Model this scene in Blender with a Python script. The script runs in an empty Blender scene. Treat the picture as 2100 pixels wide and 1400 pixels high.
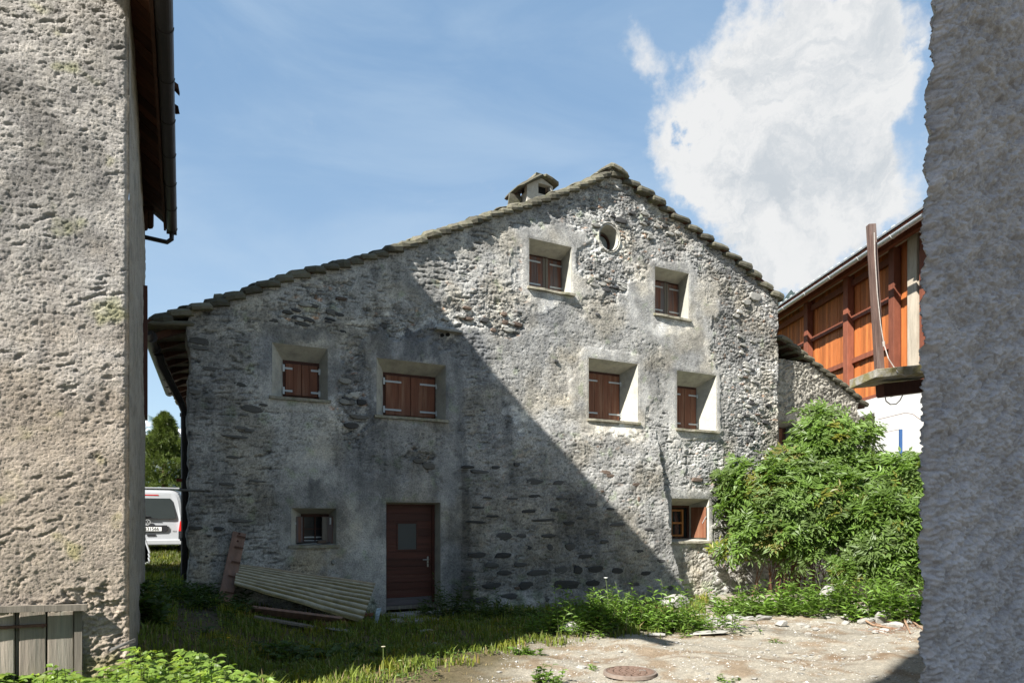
import bpy, math, random
import numpy as np
from mathutils import Vector

random.seed(7)
RS = np.random.RandomState(11)
C = bpy.context.scene.collection
scn = bpy.context.scene

# ---------------------------------------------------------------- camera, sky, sun, exposure
CZ = 1.75                      # camera height over the yard
cam_d = bpy.data.cameras.new('camera')
cam = bpy.data.objects.new('camera', cam_d); C.objects.link(cam)
cam.location = (0, 0, CZ); cam.rotation_euler = (math.radians(90), 0, 0)
cam_d.sensor_width = 36; cam_d.lens = 24; cam_d.shift_y = 365/2100
cam_d.clip_start = .05; cam_d.clip_end = 20000
scn.camera = cam

D = np.array([.884, .467]); D = D/np.linalg.norm(D)      # along the facade, to the right
N = np.array([D[1], -D[0]])                               # out of the facade, to the camera
SB, SA = 2.55, 2.46
S2 = -N + SB*D
SUN = np.array([S2[0], S2[1], -SA]); SUN = SUN/np.linalg.norm(SUN)   # travel direction
sun_el = math.asin(-SUN[2])

w = bpy.data.worlds.new('World'); scn.world = w; w.use_nodes = True
nt = w.node_tree; nt.nodes.clear()
def nd(t, **k):
    n = nt.nodes.new(t)
    for a, b in k.items(): setattr(n, a, b)
    return n
def setin(n, i, v):
    if hasattr(v, 'bl_idname') or isinstance(v, bpy.types.NodeSocket): nt.links.new(v, n.inputs[i])
    else: n.inputs[i].default_value = v
def M(op, a, b=0.0, c=None, clamp=False):
    n = nd('ShaderNodeMath', operation=op); n.use_clamp = clamp
    setin(n, 0, a); setin(n, 1, b)
    if c is not None: setin(n, 2, c)
    return n.outputs[0]
def sstep(x, lo, hi):
    n = nd('ShaderNodeMapRange', interpolation_type='SMOOTHSTEP')
    setin(n, 0, x); n.inputs[1].default_value = lo; n.inputs[2].default_value = hi
    return n.outputs[0]
sky = nd('ShaderNodeTexSky', sky_type='NISHITA'); sky.sun_disc = False
sky.sun_elevation = sun_el
sky.sun_rotation = math.atan2(-SUN[0], -SUN[1])
sky.air_density = 1.0; sky.dust_density = 0.6; sky.ozone_density = 1.2; sky.altitude = 1200
tc = nd('ShaderNodeTexCoord')
dirn = tc.outputs['Generated']
def noise(scale, detail, rough=.55, vec=None, dist=0.0, mp=None):
    n = nd('ShaderNodeTexNoise'); n.inputs['Scale'].default_value = scale; n.inputs['Detail'].default_value = detail
    n.inputs['Roughness'].default_value = rough; n.inputs['Distortion'].default_value = dist
    v = vec or dirn
    if mp:
        m = nd('ShaderNodeMapping'); m.inputs['Location'].default_value = mp[0]; m.inputs['Rotation'].default_value = mp[1]; m.inputs['Scale'].default_value = mp[2]
        nt.links.new(v, m.inputs[0]); v = m.outputs[0]
    nt.links.new(v, n.inputs['Vector'])
    return n.outputs[0]
def pdir(x, y):
    v = np.array([(x-1050)/1400, 1, (1065-y)/1400]); return v/np.linalg.norm(v)
# warped direction so the cloud outline is ragged
nw = nd('ShaderNodeTexNoise'); nw.inputs['Scale'].default_value = 7; nw.inputs['Detail'].default_value = 7; nw.inputs['Roughness'].default_value = .6
nt.links.new(dirn, nw.inputs['Vector'])
vs = nd('ShaderNodeVectorMath', operation='SUBTRACT'); nt.links.new(nw.outputs['Color'], vs.inputs[0]); vs.inputs[1].default_value = (.5, .5, .5)
vm = nd('ShaderNodeVectorMath', operation='SCALE'); nt.links.new(vs.outputs[0], vm.inputs[0]); vm.inputs['Scale'].default_value = .2
va = nd('ShaderNodeVectorMath', operation='ADD'); nt.links.new(dirn, va.inputs[0]); nt.links.new(vm.outputs[0], va.inputs[1])
wd = va.outputs[0]
def blob(x, y, r, g=1.0):
    c = pdir(x, y); k = 1400*math.sqrt(1+((x-1050)/1400)**2+((1065-y)/1400)**2)
    n = nd('ShaderNodeVectorMath', operation='DISTANCE'); nt.links.new(wd, n.inputs[0]); n.inputs[1].default_value = tuple(c)
    q = M('MULTIPLY', n.outputs['Value'], k/r)
    return M('MULTIPLY', M('SUBTRACT', 1.0, q, clamp=True), g)
acc = None
for b in [(1590,110,190,1.7),(1740,60,150,1.5),(1450,260,150,1.7),(1620,270,230,1.8),(1770,240,140,1.3),(1530,400,160,1.3),
          (1670,420,170,1.15),(1830,430,120,.8),(1600,500,130,.9),(1500,450,90,.6),(1700,590,90,.9),(1560,560,90,.9),(1330,130,90,.55),(1400,80,60,.4),(1895,60,60,.4),
          (310,905,60,.9),(1300,560,100,.3),(2300,500,300,1.2),(-500,300,340,1.2),(2700,-200,400,1.3)]:
    q = blob(*b); acc = q if acc is None else M('ADD', acc, q)
hole = M('ADD', blob(1422, 240, 46, 1.9), blob(1440, 205, 26, 1.2))
acc = M('SUBTRACT', acc, hole)
fine = noise(16, 9, .62)
dens = M('ADD', acc, M('MULTIPLY', M('SUBTRACT', fine, .5), 1.3))
cl = sstep(dens, .18, .75)
# other clouds all round the sky, away from the view
gen = noise(2.2, 8, .6, mp=((3.1,1.7,.4),(0,0,0),(1,1,2.2)))
sep = nd('ShaderNodeSeparateXYZ'); nt.links.new(dirn, sep.inputs[0])
behind = sstep(M('MULTIPLY', sep.outputs[1], -1.0), -.45, .1)
gcl = M('MULTIPLY', sstep(gen, .55, .68), behind)
cl = M('MAXIMUM', cl, gcl)
# thin veil
veil = noise(2.6, 6, .55, mp=((.3,.2,0),(.3,.5,.4),(1,1,3.5)), dist=.6)
veil = M('MULTIPLY', sstep(veil, .36, .75), .34)
# light and grey parts of the clouds
shade = noise(6.5, 8, .66, vec=wd, mp=((1.2,.4,.6),(0,0,0),(1,1,1.4)), dist=.35)
thick = sstep(dens, .5, 2.2)
lum = M('ADD', M('MULTIPLY', sstep(shade, .36, .62), .75), .50)
lum = M('SUBTRACT', lum, M('MULTIPLY', thick, .10)); lum = M('SUBTRACT', lum, M('MULTIPLY', sstep(sep.outputs[2], .60, .28), .20), clamp=True)
cr = nd('ShaderNodeMix', data_type='RGBA'); nt.links.new(lum, cr.inputs[0]); cr.inputs[6].default_value = (1.6, 1.8, 2.0, 1); cr.inputs[7].default_value = (2.75, 2.78, 2.8, 1)
skc = nd('ShaderNodeMix', data_type='RGBA', blend_type='MULTIPLY'); skc.inputs[0].default_value = 1
nt.links.new(sky.outputs[0], skc.inputs[6]); skc.inputs[7].default_value = (.85, .88, .82, 1)
mxv = nd('ShaderNodeMix', data_type='RGBA'); nt.links.new(veil, mxv.inputs[0]); mxv.inputs[7].default_value = (1.95, 2.4, 2.85, 1)
grad = nd('ShaderNodeMix', data_type='RGBA'); nt.links.new(sstep(sep.outputs[2], -.02, .62), grad.inputs[0]); grad.inputs[6].default_value = (1.62, 2.12, 2.6, 1); grad.inputs[7].default_value = (.82, 1.36, 2.1, 1)
eqs = nd('ShaderNodeMix', data_type='RGBA'); eqs.inputs[0].default_value = .72; nt.links.new(skc.outputs[2], eqs.inputs[6]); nt.links.new(grad.outputs[2], eqs.inputs[7])
nt.links.new(eqs.outputs[2], mxv.inputs[6])
mxc = nd('ShaderNodeMix', data_type='RGBA'); nt.links.new(cl, mxc.inputs[0]); nt.links.new(mxv.outputs[2], mxc.inputs[6]); nt.links.new(cr.outputs[2], mxc.inputs[7])
bg = nd('ShaderNodeBackground'); bg.inputs[1].default_value = .117
nt.links.new(mxc.outputs[2], bg.inputs[0])
wo = nd('ShaderNodeOutputWorld'); nt.links.new(bg.outputs[0], wo.inputs[0])

sl = bpy.data.lights.new('sun', 'SUN'); sl.energy = 5.0; sl.angle = math.radians(.53); sl.color = (1, .965, .91)
so = bpy.data.objects.new('sun', sl); C.objects.link(so)
so.rotation_euler = Vector(SUN).to_track_quat('-Z', 'Y').to_euler()
so.location = (-8, -8, 12)
scn.view_settings.view_transform = 'Standard'; scn.view_settings.look = 'None'
scn.view_settings.exposure = 1.42; scn.view_settings.gamma = 1; scn.view_settings.use_curve_mapping = False

# ---------------------------------------------------------------- numpy noise
def _h(ix, iy, seed):
    x = (ix.astype(np.int64)*374761393 + iy.astype(np.int64)*668265263 + seed*1442695041) & 0xffffffff
    x = ((x ^ (x >> 13))*1274126177) & 0xffffffff
    x = (x ^ (x >> 16)) & 0xffffffff
    x = ((x*2246822519) & 0xffffffff); x ^= x >> 15
    return (x & 0xffffff)/float(0x1000000)
def pn(x, y, seed=0):
    xi = np.floor(x); yi = np.floor(y); fx = x-xi; fy = y-yi
    u = fx*fx*fx*(fx*(fx*6-15)+10); v = fy*fy*fy*(fy*(fy*6-15)+10)
    def g(ax, ay):
        a = _h(xi+ax, yi+ay, seed)*2*np.pi
        return np.cos(a)*(fx-ax)+np.sin(a)*(fy-ay)
    return ((g(0,0)*(1-u)+g(1,0)*u)*(1-v)+(g(0,1)*(1-u)+g(1,1)*u)*v)*1.5
def fbm(x, y, o=4, seed=0, gain=.5):
    s = 0; a = 1
    for i in range(o):
        s = s+a*pn(x*2**i, y*2**i, seed+i*17); a *= gain
    return s
def worley(x, y, seed=0):
    xi = np.floor(x); yi = np.floor(y)
    f1 = np.full(x.shape, 9.); f2 = np.full(x.shape, 9.); cid = np.zeros(x.shape)
    for dx in (-1,0,1):
        for dy in (-1,0,1):
            cx = xi+dx; cy = yi+dy
            px = cx+.1+.8*_h(cx, cy, seed); py = cy+.1+.8*_h(cx, cy, seed+5)
            d = np.hypot(px-x, py-y); r = _h(cx, cy, seed+9)
            n = d < f1
            f2 = np.where(n, f1, np.minimum(f2, d)); cid = np.where(n, r, cid); f1 = np.where(n, d, f1)
    return f1, f2, cid
def ss(x, a, b):
    t = np.clip((x-a)/(b-a), 0, 1); return t*t*(3-2*t)
def sc(x): return float(x)

# ---------------------------------------------------------------- mesh helpers
def link(o, parent=None):
    C.objects.link(o)
    if parent is not None: o.parent = parent
    return o
def npmesh(name, V, F, col=None, smooth=False, mats=None):
    """V (n,3), F list of (m,k) int arrays"""
    if not isinstance(F, (list, tuple)): F = [F]
    F = [f for f in F if len(f)]
    me = bpy.data.meshes.new(name)
    V = np.asarray(V, dtype=np.float32)
    me.vertices.add(len(V)); me.vertices.foreach_set('co', V.ravel())
    loops = np.concatenate([f.ravel() for f in F]).astype(np.int32)
    sizes = np.concatenate([np.full(len(f), f.shape[1]) for f in F]).astype(np.int32)
    st = np.concatenate([[0], np.cumsum(sizes)[:-1]]).astype(np.int32)
    me.loops.add(len(loops)); me.loops.foreach_set('vertex_index', loops)
    me.polygons.add(len(sizes)); me.polygons.foreach_set('loop_start', st); me.polygons.foreach_set('loop_total', sizes)
    if col is not None:
        a = me.color_attributes.new('tint', 'FLOAT_COLOR', 'POINT')
        cc = np.ones((len(V), 4), dtype=np.float32); cc[:, :3] = col
        a.data.foreach_set('color', cc.ravel())
    me.update(calc_edges=True)
    me.polygons.foreach_set('use_smooth', np.full(len(sizes), smooth)); me.update()
    return me
def mobj(name, me, mat, parent=None, loc=None):
    o = bpy.data.objects.new(name, me)
    if mat is not None and len(me.materials) == 0: me.materials.append(mat)
    link(o, parent)
    if loc is not None: o.location = loc
    return o
def thing(name, label, cat, loc=(0,0,0), rotz=0, group=None):
    o = bpy.data.objects.new(name, None); link(o)
    o.empty_display_size = .2
    o.location = loc; o.rotation_euler = (0, 0, rotz)
    return tag(o, label, cat, group)
def tag(o, label, cat, group=None):
    o['label'] = label; o['category'] = cat
    if group: o['group'] = group
    return o
def struct(name, me, mat):
    o = mobj(name, me, mat); o['kind'] = 'structure'; return o

class MB:
    def __init__(s): s.v = []; s.f = []
    def add(s, vs, fs):
        b = len(s.v); s.v += [tuple(map(float, q)) for q in vs]; s.f += [tuple(b+i for i in f) for f in fs]; return s
    def box(s, c, size, ax=None, jit=0, taper=1.0):
        """box centred at c, ax = 3 unit axes rows"""
        ax = np.eye(3) if ax is None else np.asarray(ax, float)
        vs = []
        for k in (-1, 1):
            for j in (-1, 1):
                for i in (-1, 1):
                    tp = taper if k > 0 else 1
                    p = np.array([i*size[0]/2*tp, j*size[1]/2*tp, k*size[2]/2])
                    if jit: p = p+np.array([random.uniform(-jit, jit) for _ in range(3)])
                    vs.append(np.array(c, float)+p@ax)
        return s.add(vs, [(0,2,3,1),(4,5,7,6),(0,1,5,4),(2,6,7,3),(0,4,6,2),(1,3,7,5)])
    def mm(s, a, b, jit=0):
        a = np.array(a, float); b = np.array(b, float)
        return s.box((a+b)/2, np.abs(b-a), jit=jit)
    def bar(s, p, q, wd, ht, up=(0,0,1)):
        p = np.array(p, float); q = np.array(q, float); z = q-p; L = np.linalg.norm(z); z /= L
        u = np.array(up, float); x = np.cross(u, z)
        if np.linalg.norm(x) < 1e-3: x = np.cross([1,0,0], z)
        x /= np.linalg.norm(x); y = np.cross(z, x)
        return s.box((p+q)/2, (wd, ht, L), [x, y, z])
    def tube(s, pts, r, n=10, cap=True, half=None):
        pts = [np.array(p, float) for p in pts]; rs = r if hasattr(r, '__len__') else [r]*len(pts)
        b = len(s.v); up = None
        for i, p in enumerate(pts):
            z = pts[min(i+1, len(pts)-1)]-pts[max(i-1, 0)]; z /= np.linalg.norm(z)
            if up is None:
                up = np.array([0,0,1.]) if abs(z[2]) < .9 else np.array([1.,0,0])
            x = np.cross(up, z); x /= np.linalg.norm(x); y = np.cross(z, x)
            up = y
            for k in range(n):
                a = 2*math.pi*k/n
                s.v.append(tuple(p+rs[i]*(x*math.cos(a)+y*math.sin(a))))
        for i in range(len(pts)-1):
            for k in range(n):
                s.f.append((b+i*n+k, b+i*n+(k+1)%n, b+(i+1)*n+(k+1)%n, b+(i+1)*n+k))
        if cap:
            s.f.append(tuple(b+k for k in reversed(range(n)))); e = b+(len(pts)-1)*n
            s.f.append(tuple(e+k for k in range(n)))
        return s
    def mesh(s, name, smooth=False):
        me = bpy.data.meshes.new(name); me.from_pydata(s.v, [], s.f); me.update()
        if smooth: me.polygons.foreach_set('use_smooth', [True]*len(me.polygons)); me.update()
        return me
    def build(s, name, mat, parent=None, loc=None, bevel=0, smooth=False):
        me = s.mesh(name, smooth); o = mobj(name, me, mat, parent, loc)
        if bevel:
            m = o.modifiers.new('bevel', 'BEVEL'); m.width = bevel; m.segments = 2; m.limit_method = 'ANGLE'
        return o

# ---------------------------------------------------------------- materials
def newmat(name):
    m = bpy.data.materials.new(name); m.use_nodes = True; t = m.node_tree; t.nodes.clear()
    o = t.nodes.new('ShaderNodeOutputMaterial'); p = t.nodes.new('ShaderNodeBsdfPrincipled')
    t.links.new(p.outputs[0], o.inputs[0]); return m, t, p, o
def texn(t, scale, detail, rough=.6, st=(1,1,1), rot=(0,0,0), kind='NOISE', dist=0, coord='Object'):
    c = t.nodes.new('ShaderNodeTexCoord'); mp = t.nodes.new('ShaderNodeMapping'); mp.inputs['Scale'].default_value = st; mp.inputs['Rotation'].default_value = rot
    t.links.new(c.outputs[coord], mp.inputs[0])
    if kind == 'NOISE':
        n = t.nodes.new('ShaderNodeTexNoise'); n.inputs['Scale'].default_value = scale; n.inputs['Detail'].default_value = detail
        n.inputs['Roughness'].default_value = rough; n.inputs['Distortion'].default_value = dist
    else:
        n = t.nodes.new('ShaderNodeTexVoronoi'); n.inputs['Scale'].default_value = scale
    t.links.new(mp.outputs[0], n.inputs['Vector'])
    return n.outputs[0]
def ramp(t, fac, stops):
    r = t.nodes.new('ShaderNodeValToRGB'); e = r.color_ramp.elements
    while len(e) < len(stops): e.new(.5)
    for i, (p, c) in enumerate(stops):
        e[i].position = p; e[i].color = (c, c, c, 1) if not hasattr(c, '__len__') else (*c, 1)
    t.links.new(fac, r.inputs[0]); return r.outputs[0]
def mulc(t, a, b, fac=1.0, mode='MULTIPLY'):
    n = t.nodes.new('ShaderNodeMix'); n.data_type = 'RGBA'; n.blend_type = mode; n.inputs[0].default_value = fac
    for i, s in ((6, a), (7, b)):
        if isinstance(s, bpy.types.NodeSocket): t.links.new(s, n.inputs[i])
        else: n.inputs[i].default_value = (*s, 1)
    return n.outputs[2]
def bump(t, p, h, strength, dist):
    b = t.nodes.new('ShaderNodeBump'); b.inputs['Strength'].default_value = strength; b.inputs['Distance'].default_value = dist
    t.links.new(h, b.inputs['Height']); t.links.new(b.outputs[0], p.inputs['Normal'])
def orand(t, lo, hi):
    i = t.nodes.new('ShaderNodeObjectInfo'); r = t.nodes.new('ShaderNodeMapRange'); t.links.new(i.outputs['Random'], r.inputs[0])
    r.inputs[3].default_value = lo; r.inputs[4].default_value = hi; return r.outputs[0]
def plaster(name, sc1=45, sc2=9, amp=.012, spread=.35, col=None):
    m, t, p, o = newmat(name)
    if col is None:
        a = t.nodes.new('ShaderNodeVertexColor'); a.layer_name = 'tint'; base = a.outputs[0]
    else: base = col
    n1 = texn(t, sc1, 5, .7); n2 = texn(t, sc2, 6, .65)
    c = mulc(t, base, ramp(t, n1, [(.3, 1-spread), (.5, 1), (.72, 1+spread*.7)]))
    c = mulc(t, c, ramp(t, n2, [(.28, (.72,.72,.74)), (.5, 1), (.7, (1.16,1.14,1.1))]))
    t.links.new(c, p.inputs['Base Color']); p.inputs['Roughness'].default_value = .92; p.inputs['Specular IOR Level'].default_value = .15
    bump(t, p, n1, .8, amp)
    return m
def solid(name, col, rough=.6, spread=.25, scale=12, st=(1,1,1), metal=0, bs=.3, bd=.003, rnd=None, worn=None, wornpos=(.55,.7)):
    m, t, p, o = newmat(name)
    n = texn(t, scale, 6, .65, st)
    c = mulc(t, col, ramp(t, n, [(.25, 1-spread), (.5, 1), (.75, 1+spread)]))
    if worn is not None:
        n2 = texn(t, scale*.35, 5, .7, st)
        mx = t.nodes.new('ShaderNodeMix'); mx.data_type = 'RGBA'
        t.links.new(ramp(t, n2, [(wornpos[0], 0), (wornpos[1], 1)]), mx.inputs[0]); t.links.new(c, mx.inputs[6]); mx.inputs[7].default_value = (*worn, 1); c = mx.outputs[2]
    if rnd: c = mulc(t, c, ramp(t, orand(t, 0, 1), [(0, rnd[0]), (1, rnd[1])]))
    t.links.new(c, p.inputs['Base Color']); p.inputs['Roughness'].default_value = rough; p.inputs['Metallic'].default_value = metal
    p.inputs['Specular IOR Level'].default_value = .3
    if bd: bump(t, p, n, bs, bd)
    return m
def leafmat(name, trans=.35, rough=.5):
    m, t, p, o = newmat(name)
    a = t.nodes.new('ShaderNodeVertexColor'); a.layer_name = 'tint'
    t.links.new(a.outputs[0], p.inputs['Base Color']); p.inputs['Roughness'].default_value = rough; p.inputs['Specular IOR Level'].default_value = .35
    tr = t.nodes.new('ShaderNodeBsdfTranslucent'); mx = t.nodes.new('ShaderNodeMixShader'); mx.inputs[0].default_value = trans
    t.links.new(mulc(t, a.outputs[0], (1.5, 1.6, .7)), tr.inputs[0])
    t.links.new(p.outputs[0], mx.inputs[1]); t.links.new(tr.outputs[0], mx.inputs[2]); t.links.new(mx.outputs[0], o.inputs[0])
    return m
M_PLASTER = plaster('old_plaster', 38, 9, .022, .42)
M_LEFTPL = plaster('rough_cast_plaster', 85, 6, .016, .34)
M_RIGHTPL = plaster('grey_roughcast', 90, 12, .010, .2)
M_REVEAL = plaster('smooth_lime_plaster', 22, 5, .003, .10, (.37,.36,.315))
M_STONE = solid('dark_schist', (.058,.057,.056), .85, .5, 18, (1,1,2), bs=.6, bd=.01, rnd=(.6,1.5))
M_MIDSTONE = solid('grey_schist', (.12,.115,.105), .9, .5, 18, (1,1,2), bs=.6, bd=.01, rnd=(.6,1.3))
M_SOFF = solid('brown_soffit_board', (.10,.038,.02), .75, .5, 10, (.3,3,1), bd=.004, rnd=(.4,1.4))
M_PALESTONE = solid('pale_rubble_stone', (.33,.32,.29), .9, .35, 14, (1,1,2), bs=.6, bd=.01, rnd=(.7,1.25))
M_BROWNSTONE = solid('rusty_stone', (.12,.088,.068), .9, .4, 14, bs=.6, bd=.01, rnd=(.7,1.3))
M_SLAB = solid('gneiss_roof_slab', (.115,.105,.08), .85, .5, 9, (1,1,3), bs=.7, bd=.012, rnd=(.6,1.4), worn=(.09,.10,.035), wornpos=(.5,.68))
M_SHUT = solid('red_brown_shutter_wood', (.15,.055,.027), .65, .35, 30, (1,1,.06), bs=.3, bd=.002, worn=(.23,.12,.07), wornpos=(.48,.7))
M_SHUTW = solid('weathered_shutter_wood', (.15,.065,.04), .75, .4, 30, (1,1,.06), bs=.4, bd=.003, worn=(.12,.105,.1), wornpos=(.42,.58))
M_FRAMEW = solid('dark_frame_wood', (.06,.022,.014), .7, .3, 25, (1,1,.1), bd=.002)
M_GREYW = solid('grey_weathered_wood', (.15,.13,.105), .85, .45, 26, (1,1,.05), bs=.8, bd=.006, rnd=(.85,1.15))
M_ORANGEW = solid('orange_window_wood', (.33,.14,.045), .6, .2, 25, (1,1,.1), bd=.001)
M_ZINC = solid('pale_zinc_hinge', (.42,.43,.42), .5, .15, 40, metal=.2, bd=.0)
M_GLASS = solid('dark_glass', (.02,.023,.025), .08, .1, 3, bd=0)
M_FROST = solid('frosted_pane', (.065,.07,.068), .35, .08, 3, bd=0)
M_DARKMETAL = solid('dark_brown_gutter', (.028,.024,.024), .45, .2, 10, bd=0)
M_DARKWOOD = solid('dark_eave_wood', (.05,.022,.013), .8, .5, 14, (1,1,.3), bd=.004, rnd=(.6,1.5))
M_IRON = solid('rusty_iron', (.10,.05,.035), .7, .4, 30, bd=.002)

# ---------------------------------------------------------------- place frame of the facade
P0 = np.array([-1.887, 12.7]); NP = float(N@P0); ANG = math.atan2(D[1], D[0])
def FP(px, py, m=0.0):
    """point of the plane m metres in front of the facade seen at photo pixel; local (t, -m, z)"""
    r = (px-1050)/1400; Y = (NP+m)/(N[0]*r+N[1]); X = r*Y
    t = (np.stack([np.asarray(X)-P0[0], np.asarray(Y)-P0[1]], -1)@D)
    z = CZ+(1065-py)/1400*Y
    return t, z
def FPX(t, z, m=0.0):
    X = P0[0]+t*D[0]+m*N[0]; Y = P0[1]+t*D[1]+m*N[1]
    return 1050+1400*X/Y, 1065-1400*(z-CZ)/Y
def L2W(t, m): return P0[0]+t*D[0]+m*N[0], P0[1]+t*D[1]+m*N[1]
def gz(X, Y):
    X = np.asarray(X, float); Y = np.asarray(Y, float)
    Xp = X+.12*(Y-7)
    z = .67*ss(-Xp, 2.6, 5.2)+.12*np.exp(-((X+3.4)/.5)**2-((Y-6.0)/.6)**2)
    z = z-.16*np.exp(-(((X-3.8)/1.8)**2+((Y-14)/1.8)**2))
    z = z+.05*fbm(X*.6, Y*.6, 3, 3)+.012*fbm(X*3, Y*3, 3, 8)
    # worn wheel track and a low bank along the bush
    z = z+.10*np.exp(-((X-6.2)/1.0)**2-((Y-14.6)/1.3)**2)
    return z
def gzs(X, Y): return float(gz(np.array([X]), np.array([Y]))[0])

# ---------------------------------------------------------------- ground
def ground():
    ys = [2.2]
    while ys[-1] < 24: ys.append(ys[-1]*1.0065)
    while ys[-1] < 6000: ys.append(ys[-1]*1.12)
    ys = np.array(ys); rs = np.linspace(-1.05, 1.05, 420)
    R, Y = np.meshgrid(rs, ys); X = R*Y
    Z = gz(X, Y)
    near = 1-ss(Y, 9, 16)
    yard = ss(X+.3*fbm(X*1.2, Y*1.2, 3, 40), -.6, .4)
    # pebbly relief
    f1, f2, cid = worley(X*16, Y*16, 77)
    Z = Z+yard*(Y < 22)*.006*ss(.45-f1, 0, .3)*(cid > .55)
    Z = Z+.006*fbm(X*14, Y*14, 3, 51)*(Y < 22)
    Z = np.where(Y > 40, .6-(Y-40)*.002, Z)
    V = np.stack([X, Y, Z], -1).reshape(-1, 3)
    n, m = R.shape
    idx = np.arange(n*m).reshape(n, m)
    F = np.stack([idx[:-1,:-1], idx[:-1,1:], idx[1:,1:], idx[1:,:-1]], -1).reshape(-1, 4)
    soil = np.array([.13,.095,.06]); grav = np.array([.29,.262,.21]); brown = np.array([.20,.14,.085]); green = np.array([.05,.065,.02]); dark = np.array([.08,.07,.055])
    a = fbm(X*.9, Y*.9, 4, 21); b = fbm(X*2.5, Y*2.5, 4, 22); c3 = fbm(X*9, Y*9, 3, 23)
    col = grav*(1+.15*a[..., None]+.15*c3[..., None])
    k = ss(b+.5*a, -.02, .5)[..., None]; col = col*(1-k*.7)+brown*k*.7; rut = (np.exp(-((Y-10.4-.25*fbm(X, Y, 2, 6))/.22)**2)*ss(fbm(X*2, Y*4, 3, 32), -.3, .2))[..., None]; col = col*(1-rut*.3)
    # damp brown streaks in the middle of the yard
    st = (np.exp(-((Y-8.7-.35*fbm(X*1.5,Y*1.5,3,5))/.28)**2)*ss(fbm(X*3,Y*5,4,31), -.1, .35))[..., None]; col = col*(1-st*.55)+np.array([.13,.08,.045])*st*.55
    edge = ss(-(X-.9*(Y-7)/3.0+.35)+.35*a, -.5, .5)[..., None]
    gr = edge
    cc = soil*(1+.3*b[..., None])*.7+green*.3
    col = col*(1-gr)+cc*gr
    pth = (ss(-X, 3.8, 4.4)*ss(Y, 8.5, 10))[..., None]; col = col*(1-pth)+dark*(1+.5*c3[..., None])*pth
    far = ss(Y, 18, 22)[..., None]; col = col*(1-far)+np.array([.06,.085,.025])*far
    me = npmesh('ground', V, F, np.clip(col.reshape(-1, 3), .01, .6), True)
    m_, t, p, o = newmat('earth_and_gravel')
    at = t.nodes.new('ShaderNodeVertexColor'); at.layer_name = 'tint'
    n1 = texn(t, 30, 8, .75); n2 = texn(t, 140, 3, .7)
    c = mulc(t, at.outputs[0], ramp(t, n1, [(.3,.6),(.5,1),(.7,1.35)])); c = mulc(t, c, ramp(t, n2, [(.3,.7),(.5,1),(.68,1.5)]))
    t.links.new(c, p.inputs['Base Color']); p.inputs['Roughness'].default_value = .95; p.inputs['Specular IOR Level'].default_value = .1
    bump(t, p, n2, .9, .012)
    struct('ground', me, m_)
    b = MB().mm((-3000, -3000, -.9), (3000, 6500, -.5))
    g = b.build('far_ground', solid('far_ground_earth', (.12,.11,.07), .95)); g['kind'] = 'structure'
ground()

# ---------------------------------------------------------------- the old stone house
house = thing('stone_house', 'old grey stone house with rough plaster gable, deep shuttered windows and stone slab roof', 'house', (P0[0], P0[1], 0), ANG)
RAKE = [(305,668),(340,658),(388,642),(445,628),(511,604),(555,587),(601,573),(640,562),(720,543),(800,520),(850,503),(900,484),(961,463),(1025,440),(1093,422),(1164,397),(1211,377),(1254,357),
        (1273,368),(1325,404),(1389,449),(1450,495),(1507,534),(1561,581),(1600,618)]
rk = np.array([FP(x, y) for x, y in RAKE])
rt, rz = rk[:, 0], rk[:, 1]
def rake(t): return np.interp(t, rt, rz)
# window openings: name, outer box (xl, ytl, xr, ybl), inner box, depth
WIN = {
 'a': dict(o=(558,702,672,812), i=(581,740,653,813), D=.30),
 'b': dict(o=(772,733,914,851), i=(786,764,892,853), D=.36),
 'c': dict(o=(1207,733,1308,858), i=(1197,760,1269,860), D=.47),
 'd': dict(o=(1388,759,1469,878), i=(1374,790,1426,880), D=.50),
 'e': dict(o=(1085,488,1172,588), i=(1079,521,1150,592), D=.50),
 'f': dict(o=(1343,546,1412,643), i=(1334,573,1390,645), D=.50),
 'g': dict(o=(597,1041,690,1118), i=(618,1054,674,1112), D=.34),
 'h': dict(o=(1377,1021,1454,1110), i=(1360,1036,1412,1104), D=.55),
}
OPEN = {}
for k, w_ in WIN.items():
    xl, yt, xr, yb = w_['o']; t0, z1 = FP(xl, yt); t1, _ = FP(xr, yt); _, z0 = FP(xl, yb)
    OPEN[k] = (sc(t0), sc(t1), sc(z0), sc(z1))
t0, z1 = FP(792, 1029); t1, _ = FP(903, 1029); _, z0 = FP(795, 1256)
DOOR = (sc(t0), sc(t1), sc(z0), sc(z1)); OPEN['door'] = DOOR
ovc = [sc(v) for v in FP(1249, 487)]; OVR = (.245, .275)

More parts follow.
